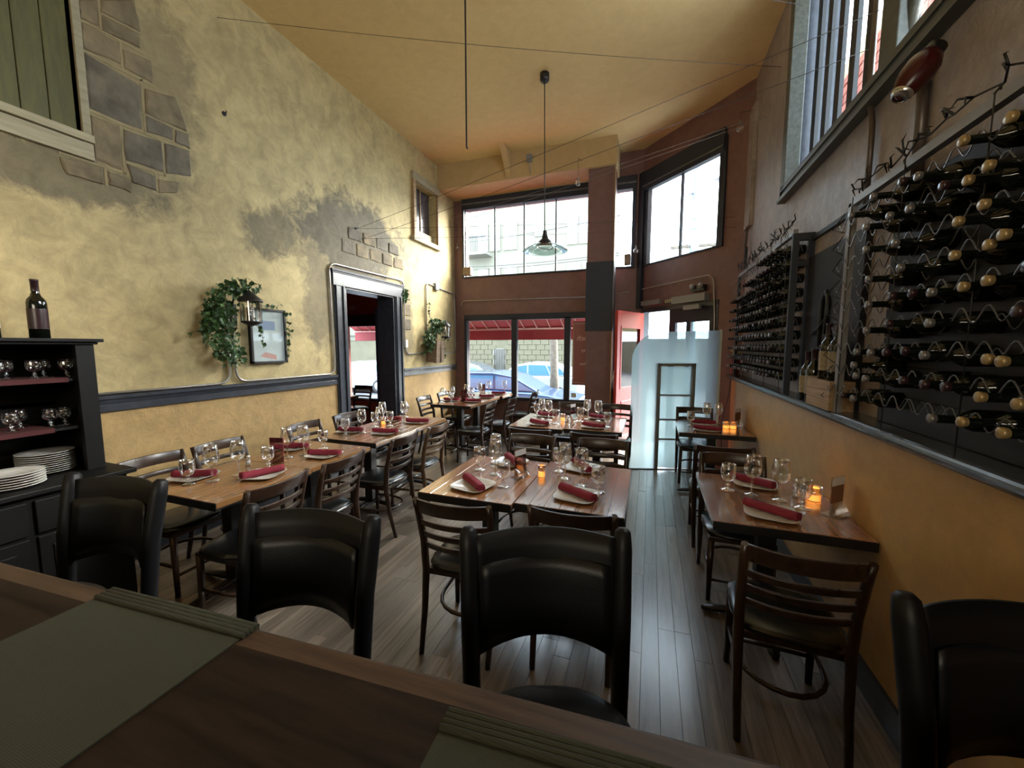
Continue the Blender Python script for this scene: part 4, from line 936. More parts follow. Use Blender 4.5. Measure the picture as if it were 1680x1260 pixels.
for r, lst in rows.items():
    lst.sort(reverse=True); prev = 9
    for k, (y, z, kind) in enumerate(lst):
        yy = min(y, prev - .074) if kind == 'b_dark' else y
        prev = y
        first(kind, (.865, yy, z), 0, '%s wine bottle in the near rack, %s row up, %s from its post' % ({'b_gold': 'gold-capped', 'b_silver': 'grey-capped', 'b_dark': 'dark-capped'}[kind], on_[r], on_[k]), 'bottles in the near rack')
def rack(label, ya, yb, ztop, nrow, posts, seed):
    rd_ = random.Random(seed)
    t = thing('wine_rack', label, 'wine rack', (.97, (ya + yb) / 2, LZ), 'wall racks of waved wire')
    for y in posts: G().box(.955, .985, y - .016, y + .016, LZ, ztop).build('post', M['grey'] if y == posts[-1] else M['iron'], t)
    G().box(.955, .985, ya, yb, ztop - .018, ztop + .018).build('top_bar', M['grey'], t)
    for r in range(nrow):
        for xw, amp in ((.925, .050), (1.02, .050)):
            z = ROW0 + r * DZ - .016 if xw < 1 else ROW0 + r * DZ - .036; pts = []; n = int((yb - ya) / .0107)
            for k in range(n + 1):
                y = ya + (yb - ya) * k / n; pts.append((xw, y, z + amp * (1 - cos(2 * pi * (y - ya) / .107)) * .5 + .0))
            g = G(); g.tube(pts, .0024, 5); g.build('wave_wire', M['wirem'], t)
    y = ya + .02
    while y < yb:
        G().tube([(.928, y, LZ), (.928, y, ztop)], .002, 5).build('upright_wire', M['iron'], t); y += .428
    return t
rack('near wire wine rack of waved rods above the ledge, half filled with capped bottles', .75, 2.60, 2.36, 9, (.76, 2.585), 3)
rack('distant wire wine rack of waved rods packed with dark bottles', 3.46, 5.40, 2.45, 10, (5.385, 3.475), 4)
tag(G().box(1.055, XR, .4, 2.36, LZ, 2.33).build('rack_backboard', M['rackwood'], origin=(XR, 1.4, LZ)), 'black backboard behind the near wine rack', 'board')
# boards on the backboard are separate pieces
bb = [o for o in bpy.data.objects if o.name == 'rack_backboard'][0]
for k in range(8): G().box(1.047, 1.055, .4, 2.36, LZ + .004 + k * .133, LZ + .004 + k * .133 + .128).build('plank', M['rackwood'], bb)
for r in range(10):
    n = 18; top = 18 if r < 8 else (12 if r == 8 else 7)
    cnt = 0
    for c in range(n):
        y = 5.30 - c * .1075
        if c < n - top: continue
        if random.random() < .12: continue
        if y < 3.55: continue
        kind = 'b_silver' if random.random() < .3 else 'b_dark'
        first(kind, (.865, y, ROW0 + r * DZ), 0, '%s-capped wine bottle in the distant rack, %s row up, %s from the entrance end' % ('grey' if kind == 'b_silver' else 'dark', on_[r], on_[cnt]), 'bottles in the distant rack'); cnt += 1
# niche between the racks
nt_ = thing('display_niche', 'black open display frame between the two wine racks', 'shelf', (1.02, 3.0, LZ))
G().box(1.05, XR, 2.62, 3.44, LZ, 2.25).build('back_panel', M['rackwood'], nt_)
G().box(1.055, XR, 2.62, 3.44, 2.37, 2.40).build('top_frame', M['darkframe'], nt_)
G().box(.945, .985, 3.42, 3.455, LZ, 2.43).build('side_post', M['darkframe'], nt_)
G().box(1.045, XR, 3.42, 3.455, LZ, 2.43).build('side_post', M['darkframe'], nt_)
G().box(.985, 1.045, 3.42, 3.455, 2.38, 2.43).build('cross_rail', M['darkframe'], nt_)
G().box(.985, 1.045, 3.42, 3.455, 2.20, 2.24).build('cross_rail', M['darkframe'], nt_)
g = G(); g.tube([(1.045, 3.12, 1.62), (1.04, 3.12, 1.78), (1.04, 3.10, 1.92), (1.04, 3.05, 1.97), (1.04, 3.01, 1.9), (1.04, 3.02, 1.7)], .012, 8).tube([(1.04, 3.25, 1.7), (1.03, 3.12, 1.73), (1.04, 3.02, 1.80)], .008, 6)
tag(g.build('iron_ornament', M['iron'], origin=(1.045, 3.1, 1.62)), 'looped dark iron ornament on the panel between the wine racks', 'ornament')
cr_ = thing('wooden_crate', 'small pine wine crate on the ledge between the wine racks', 'crate', (.99, 2.74, LZ))
for k, z in enumerate((LZ + .001, LZ + .056, LZ + .111)): G().box(.935, .947, 2.60, 2.93, z, z + .053).build('slat', M['crate'], cr_)
G().box(.947, 1.05, 2.60, 2.612, LZ, LZ + .164).box(.947, 1.05, 2.918, 2.93, LZ, LZ + .164).build('end_board', M['crate'], cr_)
G().box(.947, 1.05, 2.612, 2.918, LZ + .155, LZ + .164).build('lid', M['crate'], cr_)
CZ = LZ + .1645
wine_bottle('wine_bottle', 'large wine bottle with a tan label, right one on the pine crate', 'bottle', (.985, 2.675, CZ), 1.05, group='show bottles in the niche')
wine_bottle('wine_bottle', 'large wine bottle with a tan label, left one on the pine crate', 'bottle', (.985, 2.80, CZ), 1.05, group='show bottles in the niche')
wine_bottle('wine_bottle', 'wine bottle standing on the ledge just left of the pine crate', 'bottle', (.985, 2.99, LZ), 1.1, group='show bottles in the niche')
wine_bottle('wine_bottle', 'wine bottle standing on the ledge, second left of the pine crate', 'bottle', (.985, 3.10, LZ), 1.05, group='show bottles in the niche')
# barbed wire garlands over the racks
def garland(label, ya, yb, z, seed, dens):
    rg = random.Random(seed); g = G(); y = ya
    pts = []
    while y < yb: pts.append((.955 + rg.uniform(-.02, .02), y, z + rg.uniform(-.02, .05))); y += .07
    g.tube(pts, .0035, 5)
    for p in pts:
        for k in range(dens):
            a = rg.uniform(0, 2 * pi); l = rg.uniform(.03, .09); q = (p[0] + rg.uniform(-.03, .02), p[1] + cos(a) * l, p[2] + sin(a) * l)
            m_ = ((p[0] + q[0]) / 2 - .01, (p[1] + q[1]) / 2, (p[2] + q[2]) / 2 + .015); g.tube([p, m_, q], .004, 4, rs=[.004, .004, .001])
    tag(g.build('twig_garland', M['black'], origin=(.955, (ya + yb) / 2, z)), label, 'garland', 'dark twig garlands')
garland('dark twisted twig garland along the top of the near wine rack', .9, 2.62, 2.40, 1, 2)
garland('dark twisted twig garland along the top of the distant wine rack', 3.5, 5.45, 2.50, 2, 3)
g = G(); rg = random.Random(5)
for k in range(9):
    z = 1.3 + k * .115; g.tube([(.95, 2.61, z), (.93, 2.66 + rg.uniform(0, .05), z + .04), (.95, 2.62, z + .1)], .003, 4)
tag(g.build('twig_garland', M['black'], origin=(.95, 2.6, 1.3)), 'thin dark vine climbing the post between crate and near rack', 'garland', 'dark twig garlands')
# red cup of dried flowers at the far end of the ledge
t = thing('flower_pot', 'red pot of pale dried flowers at the far end of the ledge', 'flower pot', (1.0, 5.52, LZ))
G().lathe([(0, 0), (.045, 0), (.055, .22), (.05, .22), (.04, .02)], 14, (1.0, 5.52, LZ)).build('pot', M['card'], t)
g = G(); rg = random.Random(9)
for k in range(26):
    c = (1.0 + rg.uniform(-.06, .05), 5.52 + rg.uniform(-.07, .07), LZ + .22 + rg.uniform(0, .12)); g.lathe([(0, -.015), (.02, -.005), (.018, .012), (0, .018)], 6, c)
g.build('blooms', M['flower'], t)['kind'] = 'stuff'
# pipes, red fixture, cables on the right wall
tag(G().tube(bez([(XR - .03, 2.72, 4.3), (XR - .03, 2.72, 2.95), (XR - .02, 2.68, 2.8), (XR - .02, 2.68, 2.38)]), .014, 8).build('conduit', M['pipe_d'], origin=(XR, 2.68, 2.38)), 'bent dark conduit below the tall right window, left one', 'pipe')
tag(G().tube([(XR - .02, 2.27, 2.95), (XR - .02, 2.25, 2.34)], .022, 8).build('conduit', M['pipe_d'], origin=(XR, 2.25, 2.34)), 'thick dark conduit below the red fixture on the right wall', 'pipe')
rf = thing('red_fixture', 'glossy dark red egg-shaped fixture below the tall right window', 'fixture', (XR, 2.12, 2.80))
RM = Matrix.Translation((XR - .15, 2.14, 2.64)) @ Matrix.Rotation(radians(32), 4, 'Y') @ Matrix.Scale(.66, 4)
G().lathe([(0, -.02), (.03, -.015), (.055, .02), (.078, .08), (.088, .14), (.084, .20), (.06, .25), (.03, .27), (0, .275)], 24, mat=RM).build('shell', M['redfix'], rf)
G().lathe([(.031, -.016), (.035, -.022), (.057, .012), (.058, .022)], 20, mat=RM).build('rim', M['steel'], rf)
G().lathe([(0, .2), (.05, .2), (.05, .30), (0, .30)], 12, mat=RM).build('mount', M['black'], rf)
def wire(pts, label, r=.0019, mat='black', sag=.05, name='wire', cat='wire', group='wires strung across the room'):
    p0, p1 = Vector(pts[0]), Vector(pts[1]); P = []
    for k in range(15):
        t_ = k / 14; p = p0.lerp(p1, t_); p.z -= sag * 4 * t_ * (1 - t_); P.append(p)
    return tag(G().tube(P, r, 5).build(name, M[mat], origin=p0), label, cat, group)
wire([(XL + .02, 4.24, 3.13), (XR - .04, 2.62, 3.30)], 'thin wire from the left wall hook to the right window, upper of two', sag=.02)
wire([(XL + .02, 4.38, 3.04), (XR - .04, 2.72, 3.18)], 'thin wire from the left wall hook to the right window, lower of two', sag=.02)
wire([(XL + .02, 4.24, 3.13), (.93, 5.60, 3.20)], 'thin wire from the left wall hook past the pendant to the right front corner, upper', sag=.02)
wire([(XL + .02, 4.38, 3.04), (.93, 5.60, 3.08)], 'thin wire from the left wall hook past the pendant to the right front corner, lower', sag=.02)
wire([(XL + .02, 2.6, 4.45), (XR - .02, 4.5, 4.2)], 'thin dark wire crossing below the ceiling, nearer of two', sag=.04)
wire([(XL + .02, 1.6, 4.6), (XR - .02, 4.0, 4.35)], 'thin dark wire crossing below the ceiling at the top picture edge', sag=.02)
wire([(-3.60, 6.85, 4.05), (XR - .05, 4.9, 4.0)], 'thin wire rising from the front corner to the right wall, upper', mat='grey', sag=.03)
wire([(-3.58, 6.86, 3.95), (XR - .05, 4.75, 3.9)], 'thin wire rising from the front corner to the right wall, lower', mat='grey', sag=.03)
for (y, z, nm) in ((4.24, 3.13, 'upper'), (4.38, 3.04, 'lower'), (2.62, 3.68, 'lone')):
    t = thing('wall_hook', '%s small iron hook screwed into the left wall%s' % (nm, '' if nm == 'lone' else ' above the doorway'), 'hook', (XL, y, z))
    G().lathe([(0, 0), (.02, 0), (.02, .006), (0, .008)], 10, (XL, y, z), mat=Matrix.Rotation(pi / 2, 4, 'Y')).build('plate', M['black'], t)
    G().tube([(XL, y, z), (XL + .025, y, z), (XL + .035, y, z + .012), (XL + .025, y, z + .022)], .004, 6).build('hook', M['black'], t)
for (x, y, z, L_, lb) in ((-3.56, 6.9, 3.50, .35, 'clear globe bulb hanging at the front left corner'), (-1.13, 6.2, 4.10, .28, 'clear globe bulb hanging left of the maroon pier'), (-.28, 6.78, 3.15, .25, 'clear globe bulb hanging at the corner post'), (.90, 5.45, 4.16, .1, 'large clear globe bulb beside the right wall')):
    t = thing('globe_bulb', lb, 'bulb', (x, y, z), 'clear hanging globe bulbs'); r = .042
    G().lathe([(r * sin(a * pi / 12), -r * cos(a * pi / 12)) for a in range(0, 12)] + [(.012, r)], 18, (x, y, z)).build('globe', M['bulb'], t)
    G().lathe([(.013, r - .004), (.013, r + .035), (.006, r + .045), (0, r + .045)], 10, (x, y, z)).build('socket', M['grey'], t)
    G().tube([(x, y, z + r + .04), (x, y, z + r + .04 + L_)], .0025, 5).build('cord', M['black'], t)
    ax, ay = {0: (XL, 6.9), 1: (-1.1, 6.36), 2: (-.22, 6.93), 3: (XR, 5.5)}[[-3.56, -1.13, -.28, .90].index(x)]
    G().tube([(x, y, z + r + .035 + L_), (ax, ay, z + r + .06 + L_)], .003, 5).build('hook_arm', M['black'], t)
# cord and plug box at the right front corner
tag(G().tube([(1.04, 5.50, 3.05), (1.03, 5.47, 2.9), (1.03, 5.5, 2.75), (1.035, 5.46, 2.55)], .008, 6).box(1.02, 1.05, 5.44, 5.50, 2.66, 2.80).build('junction_box', M['iron'], origin=(1.04, 5.5, 2.55)), 'dark cord with small box above the distant wine rack', 'junction box')
tag(G().tube([(.97, 5.60, 1.22), (.95, 5.55, 1.0), (.91, 5.56, .8), (.88, 5.60, .55), (.92, 5.6, .2)], .005, 6).build('cable', M['iron'], origin=(.92, 5.6, .2)), 'dark cable trailing down beside the frosted screen', 'cable')

# ------------------------------------------------------------------ left wall fittings
X1 = XL + .016
def cond(pts, label, r=.0105): return tag(G().tube(bez([(X1, y, z) for y, z in pts]), r, 8).build('conduit', M['conduit'], origin=(X1, *pts[-1])), label, 'pipe', 'metal conduits on the left wall')
cond([(1.48, 1.285), (2.50, 1.285), (2.52, 1.9)], 'metal conduit running on the left rail up to the ivy lantern')
cond([(2.56, 1.9), (2.56, 1.29), (3.77, 1.285), (3.745, 2.61), (5.235, 2.625), (5.235, 1.60), (5.29, 1.50), (5.75, 1.50)], 'metal conduit looping over the dark doorway')
cond([(6.2, 1.5), (7.0 - .08, 1.5), (6.9, 2.62), (6.3, 2.66), (5.88, 2.70), (5.86, 1.7)], 'metal conduit looping around the hanging planter')
tag(G().box(XL, XL + .05, 6.15, 6.27, 2.61, 2.73).build('junction_box', M['grey'], bevel=.004, origin=(XL, 6.2, 2.61)), 'square grey junction box on the left wall near the front corner', 'junction box')
tag(G().box(XL, XL + .04, 5.22, 5.28, 1.60, 1.72).build('junction_box', M['white'], bevel=.004, origin=(XL, 5.25, 1.6)), 'small pale switch box beside the doorway', 'junction box')
cf = bez([(-3.50, 6.92, 2.40), (-3.46, 6.92, 2.49), (-1.0, 6.92, 2.47)])
tag(G().tube(cf, .009, 8).build('conduit', M['conduit'], origin=(-3.4, 6.92, 2.4)), 'thin conduit along the maroon wall below the upper window', 'pipe')
cf = bez([tuple(AM @ Vector(p)) for p in ((-.05, -.02, 2.55), (1.40, -.02, 2.58), (1.45, -.02, 2.0), (1.45, -.02, 1.4))])
tag(G().tube([(-.57, 6.93, 2.50)] + cf, .009, 8).build('conduit', M['conduit'], origin=tuple(AM @ Vector((1.45, -.02, 1.4)))), 'thin conduit crossing above the entrance doors and turning down', 'pipe')
# shutter window (window_6) with sill
w = struct(G().box(XL - .25, XL - .2, .75, 1.645, 3.04, 4.6).build('window_6', M['black']))
for k in range(7):
    y = 1.645 - .012 - (k + 1) * .125; G().box(XL - .03, XL - .01, y, y + .121, 3.045, 4.6).build('shutter_board', M['shutter'], w, bevel=.003, seg=1)
G().box(XL - .05, XL + .02, 1.645, 1.69, 2.98, 4.62).build('window_frame', M['sill'], w, bevel=.004)
G().box(XL - .04, XL + .045, .6, 1.69, 2.99, 3.04).build('sill', M['sill'], w, bevel=.003)
G().box(XL, XL + .025, .6, 1.69, 2.88, 2.985).build('apron', M['sill'], w, bevel=.003)
# small shuttered window near the front
w = struct(G().box(XL - .27, XL - .14, 5.6, 6.27, 3.4, 4.25).build('window_7', M['black']))
for (a, b2, c, d) in ((5.53, 5.60, 3.36, 4.30), (6.27, 6.31, 3.36, 4.3)): G().box(XL, XL + .045, a, b2, c, d).build('window_frame', M['crate'], w, bevel=.004)
G().box(XL, XL + .05, 5.52, 6.33, 4.25, 4.37).build('lintel', M['sill'], w, bevel=.005); G().box(XL, XL + .06, 5.50, 6.36, 3.31, 3.385).build('sill', M['sill'], w, bevel=.005)
G().box(XL - .13, XL - .125, 5.66, 5.95, 3.55, 4.22).build('pane', simple('dim_pane', (.06, .055, .06), .15), w); G().box(XL - .13, XL - .125, 5.97, 6.24, 3.55, 4.22).build('pane', simple('dim_pane2', (.08, .07, .08), .15), w)
G().box(XL - .125, XL - .11, 5.95, 5.97, 3.5, 4.25).build('mullion', M['crate'], w)
G().box(XL - .13, XL - .05, 5.6, 6.27, 3.4, 3.53).build('inner_ledge', M['sill'], w)
# framed picture
p = thing('framed_picture', 'black framed pale picture half hidden by ivy on the left wall', 'picture', (XL, 2.9, 1.46))
Y0, Y1, Z0, Z1 = 2.71, 3.10, 1.45, 1.99
for (a, b2, c, d) in ((Y0, Y0 + .02, Z0, Z1), (Y1 - .02, Y1, Z0, Z1), (Y0, Y1, Z0, Z0 + .02), (Y0, Y1, Z1 - .02, Z1)): G().box(XL, XL + .04, a, b2, c, d).build('frame', M['black'], p)
G().box(XL, XL + .024, Y0 + .01, Y1 - .01, Z0 + .01, Z1 - .01).build('print', M['paper'], p)
G().box(XL + .024, XL + .0245, 2.80, 2.98, 1.78, 1.87).build('print_detail', M['picblue'], p)
g = G(); g.add([(XL + .0245, 2.80, 1.52), (XL + .0245, 2.98, 1.48), (XL + .0245, 2.98, 1.53), (XL + .0245, 2.86, 1.56)], [(0, 1, 2, 3)]); g.build('print_detail', M['picred'], p)
def lantern(label, x, y, z, s=1.0):
    t = thing('wall_lantern', label, 'lantern', (XL, y, z), 'wall lanterns in ivy')
    G().box(XL, XL + .015, y - .04 * s, y + .04 * s, z - .02, z + .16 * s).build('back_plate', M['iron'], t)
    G().tube([(XL + .01, y, z + .12 * s), (XL + .08, y, z + .27 * s), (x, y, z + .255 * s)], .008, 6).build('arm', M['iron'], t)
    G().lathe([(0, -.03 * s), (.03 * s, -.02 * s), (.075 * s, 0), (.075 * s, .012 * s), (0, .012 * s)], 16, (x, y, z)).build('base', M['iron'], t)
    G().lathe([(.066 * s, .012 * s), (.070 * s, .17 * s)], 16, (x, y, z)).build('glass_cylinder', M['glass'], t)
    G().lathe([(.09 * s, .17 * s), (.085 * s, .185 * s), (.04 * s, .225 * s), (.012 * s, .25 * s), (0, .255 * s)], 16, (x, y, z)).build('cap', M['iron'], t)
    G().lathe([(0, .012 * s), (.014 * s, .014 * s), (.016 * s, .08 * s), (.022 * s, .11 * s), (.012 * s, .14 * s), (0, .145 * s)], 10, (x, y, z)).build('bulb', M['bulb'], t)
    for k in range(4):
        a = pi / 4 + k * pi / 2; G().tube([(x + .071 * s * cos(a), y + .071 * s * sin(a), z + .01 * s), (x + .075 * s * cos(a), y + .075 * s * sin(a), z + .175 * s)], .003, 5).build('cage_rod', M['iron'], t)
lantern('black wall lantern with glass cylinder wrapped in the big ivy', XL + .26, 2.56, 1.83, 1.1)
lantern('small black wall lantern above the wooden planter near the front window', XL + .22, 6.18, 1.78, 1.1)
# ivy
def ivy(name, label, blobs, strands, loc, nleaf, seed, size=.035, light=.15, group='artificial ivy on the left wall'):
    rg = random.Random(seed); t = thing(name, label, 'plant', loc, group); gd, gl, gs = G(), G(), G()
    def leaf(c, s):
        out = [(0, -.5), (.32, -.62), (.5, -.2), (.38, .1), (.62, .45), (.2, .38), (0, .95), (-.2, .38), (-.62, .45), (-.38, .1), (-.5, -.2), (-.32, -.62)]
        m_ = Matrix.Rotation(rg.uniform(-.9, .9), 3, 'Z') @ Matrix.Rotation(rg.uniform(-.8, .8), 3, 'Y') @ Matrix.Rotation(rg.uniform(pi * .6, pi * 1.35), 3, 'X')
        b_ = Matrix(((0, 0, 1), (1, 0, 0), (0, 1, 0)))
        vs = [Vector(c) + (b_ @ (m_ @ Vector((u * s, v * s, -.12 * s * abs(u))))) for u, v in out] + [Vector(c) + b_ @ (m_ @ Vector((0, 0, .10 * s)))]
        g_ = gl if rg.random() < light else gd
        g_.add(vs, [(i, (i + 1) % 12, 12) for i in range(12)])
    tot = sum(b_[4] for b_ in blobs) or 1
    for (x, y, z, r, wgt) in blobs:
        for k in range(int(nleaf * wgt / tot)):
            while True:
                q = (rg.uniform(-1, 1), rg.uniform(-1, 1), rg.uniform(-1, 1))
                if sum(a * a for a in q) < 1: break
            leaf((max(XL + .02, x + q[0] * r[0]) if x < -3 else x + q[0] * r[0], y + q[1] * r[1], z + q[2] * r[2]), size * rg.uniform(.7, 1.25))
    for st in strands:
        P = []
        for a, b_ in zip(st, st[1:]):
            n = max(2, int((Vector(b_) - Vector(a)).length / .022))
            for k in range(n):
                c = Vector(a).lerp(Vector(b_), k / n) + Vector((rg.uniform(-.01, .01), rg.uniform(-.012, .012), rg.uniform(-.008, .008))); P.append(c); leaf(c + Vector((rg.uniform(0, .02), rg.uniform(-.03, .03), rg.uniform(-.03, .02))), size * rg.uniform(.6, 1.1))
        gs.tube(P, .0025, 4)
    gd.build('foliage', M['leaf'], t)['kind'] = 'stuff'
    if gl.v: gl.build('foliage', M['leaf_l'], t)['kind'] = 'stuff'
    if gs.v: gs.build('vine_stem', M['stem'], t)
    return t
ivy('ivy_plant', 'large dark green ivy cascading around the near wall lantern', [(XL + .15, 2.40, 2.00, (.14, .14, .16), 5), (XL + .18, 2.54, 2.15, (.16, .14, .08), 4), (XL + .14, 2.36, 1.72, (.12, .14, .22), 6), (XL + .12, 2.45, 1.55, (.1, .12, .12), 3.5), (XL + .12, 2.33, 1.85, (.1, .10, .18), 4)],
    [[(XL + .1, 2.3, 1.78), (XL + .12, 2.12, 1.72)], [(XL + .2, 2.64, 2.03), (XL + .08, 2.80, 2.0), (XL + .06, 3.02, 2.03)], [(XL + .07, 3.10, 1.98), (XL + .05, 3.12, 1.75), (XL + .04, 3.11, 1.50)], [(XL + .2, 2.62, 1.85), (XL + .12, 2.76, 1.78), (XL + .09, 2.79, 1.6)], [(XL + .1, 2.5, 1.6), (XL + .06, 2.60, 1.45)]], (XL, 2.45, 1.6), 560, 11, .036)
ivy('ivy_plant', 'ivy trailing over the wooden planter near the front window', [(XL + .14, 5.95, 1.95, (.1, .22, .14), 4), (XL + .12, 5.78, 1.72, (.1, .12, .2), 4), (XL + .14, 6.1, 2.0, (.1, .12, .1), 2)],
    [[(XL + .06, 5.86, 2.35), (XL + .05, 5.90, 2.1)], [(XL + .15, 6.15, 1.8), (XL + .14, 6.22, 1.4)], [(XL + .1, 5.8, 1.6), (XL + .08, 5.55, 1.48)], [(XL + .12, 6.25, 1.9), (XL + .12, 6.38, 1.7)]], (XL, 5.95, 1.6), 260, 12, .045)
pl = thing('wooden_planter', 'tapered grey wooden planter box hanging near the front window', 'planter', (XL + .1, 6.0, 1.33))
g = G(); g.add([(XL + .01, 5.86, 1.36), (XL + .20, 5.86, 1.33), (XL + .20, 6.12, 1.33), (XL + .01, 6.12, 1.36), (XL + .01, 5.86, 1.74), (XL + .22, 5.86, 1.72), (XL + .22, 6.14, 1.72), (XL + .01, 6.14, 1.74)], [(0, 3, 2, 1), (4, 5, 6, 7), (0, 1, 5, 4), (1, 2, 6, 5), (2, 3, 7, 6), (3, 0, 4, 7)]); g.build('box', M['planter'], pl, bevel=.004)
G().box(XL + .2, XL + .225, 5.99, 6.0, 1.34, 1.72).build('batten', M['planter'], pl)
# next room: door leaf, plant, furniture glimpsed through the doorway
tag(G().box(-4.02, XL - .29, 5.02, 5.07, 0.01, 2.2).build('folded_door', M['darkframe'], origin=(-3.95, 5.04, 0)), 'dark door leaf folded back inside the doorway', 'door')
ivy('hanging_plant', 'small green plant hanging in the room beyond the doorway', [(-4.33, 5.25, 2.40, (.09, .09, .11), 3)], [], (-4.33, 5.25, 2.4), 110, 13, .04, .5, group='plants in the next room')
G().tube([(-4.33, 5.25, 2.45), (-4.33, 5.25, 3.1)], .004, 5).build('hanger', M['black'], [o for o in bpy.data.objects if o.name == 'hanging_plant'][0])
table(-5.6, -4.9, 4.9, 5.6, 'dark table in the next room seen through the doorway', GT)
dup(CH, (-5.3, 5.95, 0), pi, 'ladder-back chair in the next room behind its table', 'chairs in the next room'); dup(CH, (-5.0, 4.7, 0), .2, 'ladder-back chair in the next room in front of its table', 'chairs in the next room')
for k, (x, y) in enumerate(((-5.4, 5.2), (-5.2, 5.1), (-5.05, 5.3), (-5.3, 5.45))): first('wine', (x, y, TZ), 0, 'wine glass on the table in the next room, %s from the left' % ['first', 'second', 'third', 'fourth'][k], 'glasses in the next room')

# ------------------------------------------------------------------ pendant and rod
pd = thing('pendant_lamp', 'pendant lamp with wide pale glass shade on a long rod', 'lamp', (-1.27, 4.72, ZC))
G().lathe([(0, 0), (.055, 0), (.055, -.07), (.045, -.085), (0, -.09)], 16, (-1.27, 4.72, ZC)).build('canopy', M['iron'], pd)
G().tube([(-1.27, 4.72, ZC - .08), (-1.255, 4.72, 2.98)], .006, 6).build('rod', M['iron'], pd)
pc = (-1.25, 4.72, 2.76)
G().lathe([(.02, .25), (.03, .20), (.04, .15), (.055, .14), (.08, .115), (.085, .10)], 18, pc).build('socket_cap', M['iron'], pd)
G().lathe([(.06, .10), (.12, .088), (.20, .055), (.27, .012), (.272, .008), (.268, .008), (.2, .048), (.12, .080)], 32, pc).build('shade', M['shade'], pd)
G().lathe([(.10, .085), (.10, .05), (.085, .03), (.04, .012), (0, .008)], 18, pc).build('diffuser', M['bulb'], pd)
tag(G().tube([(-1.45, 3.0, ZC), (-1.452, 3.0, 3.22), (-1.445, 3.0, 3.205)], .0075, 6).build('hanging_rod', M['iron'], origin=(-1.45, 3, ZC)), 'bare dark rod hanging from the ceiling left of the pendant lamp', 'rod')
t = thing('spotlight', 'small grey spotlight on the ceiling beam right of the bracket', 'lamp', (-1.94, 6.3, 4.64))
G().box(-1.98, -1.90, 6.27, 6.35, 4.58, 4.68).build('head', M['grey'], t); G().tube([(-1.94, 6.31, 4.58), (-1.93, 6.33, 4.40)], .008, 6).build('stem', M['grey'], t)
tag(G().box(-3.40, -3.24, 6.80, 6.9, 2.955, 3.10).build('sensor_box', M['planter'], bevel=.004, origin=(-3.3, 6.85, 2.95)), 'small tan box on the sill of the upper window at the left corner', 'box')
tag(G().box(-.46, -.36, 6.82, 6.9, 2.955, 3.12).build('sensor_box', M['planter'], bevel=.004, origin=(-.4, 6.85, 2.95)), 'small tan box on the upper sill right of the pier', 'box')
t = thing('emergency_light', 'small dark emergency light above the entrance doors', 'lamp', tuple(AM @ Vector((1.15, -.04, 2.42))))
G().box(1.08, 1.30, -.07, -.005, 2.38, 2.46, mat=AM).build('housing', M['iron'], t)
for u in (1.12, 1.26): G().lathe([(0, -.02), (.03, -.02), (.035, .02), (0, .025)], 12, mat=AM @ Matrix.Translation((u, -.08, 2.45)) @ Matrix.Rotation(pi / 2, 4, 'X')).build('lamp_head', M['grey'], t)

# ------------------------------------------------------------------ street
struct(G().box(-16, 9, 7.1, 9.4, -.15, -.03).build('pavement', M['walk']))
struct(G().box(-60, 40, 9.4, 40, -.6, -.5).build('street', M['asphalt']))
aw = thing('awning', 'red fabric awning hanging outside above the lower window', 'awning', (-2.2, 7.1, 2.55))
g = G(); g.add([(-7.2, 7.12, 2.62), (-.3, 7.12, 2.62), (-.3, 8.2, 2.02), (-7.2, 8.2, 2.02), (-7.2, 7.12, 2.61), (-.3, 7.12, 2.61), (-.3, 8.2, 2.01), (-7.2, 8.2, 2.01)], [(0, 1, 2, 3), (4, 7, 6, 5), (2, 6, 7, 3), (0, 3, 7, 4), (1, 5, 6, 2)]); g.build('canopy', M['awning'], aw)
G().box(-7.2, -.3, 8.195, 8.205, 1.76, 2.02).build('valance', M['awning'], aw)
for k in range(24):
    x = -7.0 + k * .29; g = G(); g.tube([(x, 7.16, 2.56), (x + .05, 8.18, 1.985)], .012, 5); g.build('rib', M['awnunder'], aw)
G().tube([(-7.2, 8.15, 1.99), (-.3, 8.15, 1.99)], .018, 6).build('front_bar', M['awnunder'], aw)

YBL = 20.0
bl = thing('building', 'pale building with tall windows and a block-faced ground floor across the street', 'building', (-6, YBL, -.5))
G().box(-26, -1.6, YBL, YBL + 1, 2.35, 10.4).build('upper_wall', M['facade'], bl)
G().box(-26, -1.6, YBL - .05, YBL + 1, 1.98, 2.35).box(-26, -1.6, YBL - .18, YBL, 2.28, 2.36).box(-26, -1.6, YBL - .12, YBL, 10.1, 10.4).build('band_course', M['facade'], bl)
G().box(-26, -1.6, YBL, YBL + 1, -.5, 1.98).build('lower_wall', M['facade2'], bl)
bmz = None; cnt = 0
for r in range(9):
    for c in range(46):
        x = -15.6 + c * .46 + (r % 2) * .23
        if -8.25 < x + .2 < -7.4 and r > 2 or x > -2.1: continue
        z = -.45 + r * .27
        if bmz is None: o = G().box(0, .435, -.05, 0, 0, .245).build('facing_block', M['facade2'], bl, local=True); bmz = o.data; me_ = o
        else: o = bpy.data.objects.new('facing_block', bmz); COL.objects.link(o); o.parent = bl
        o.location = Vector((x, YBL + random.uniform(-.01, .01), z)) - bl.location; cnt += 1
        if cnt >= 298: break
    if cnt >= 298: break
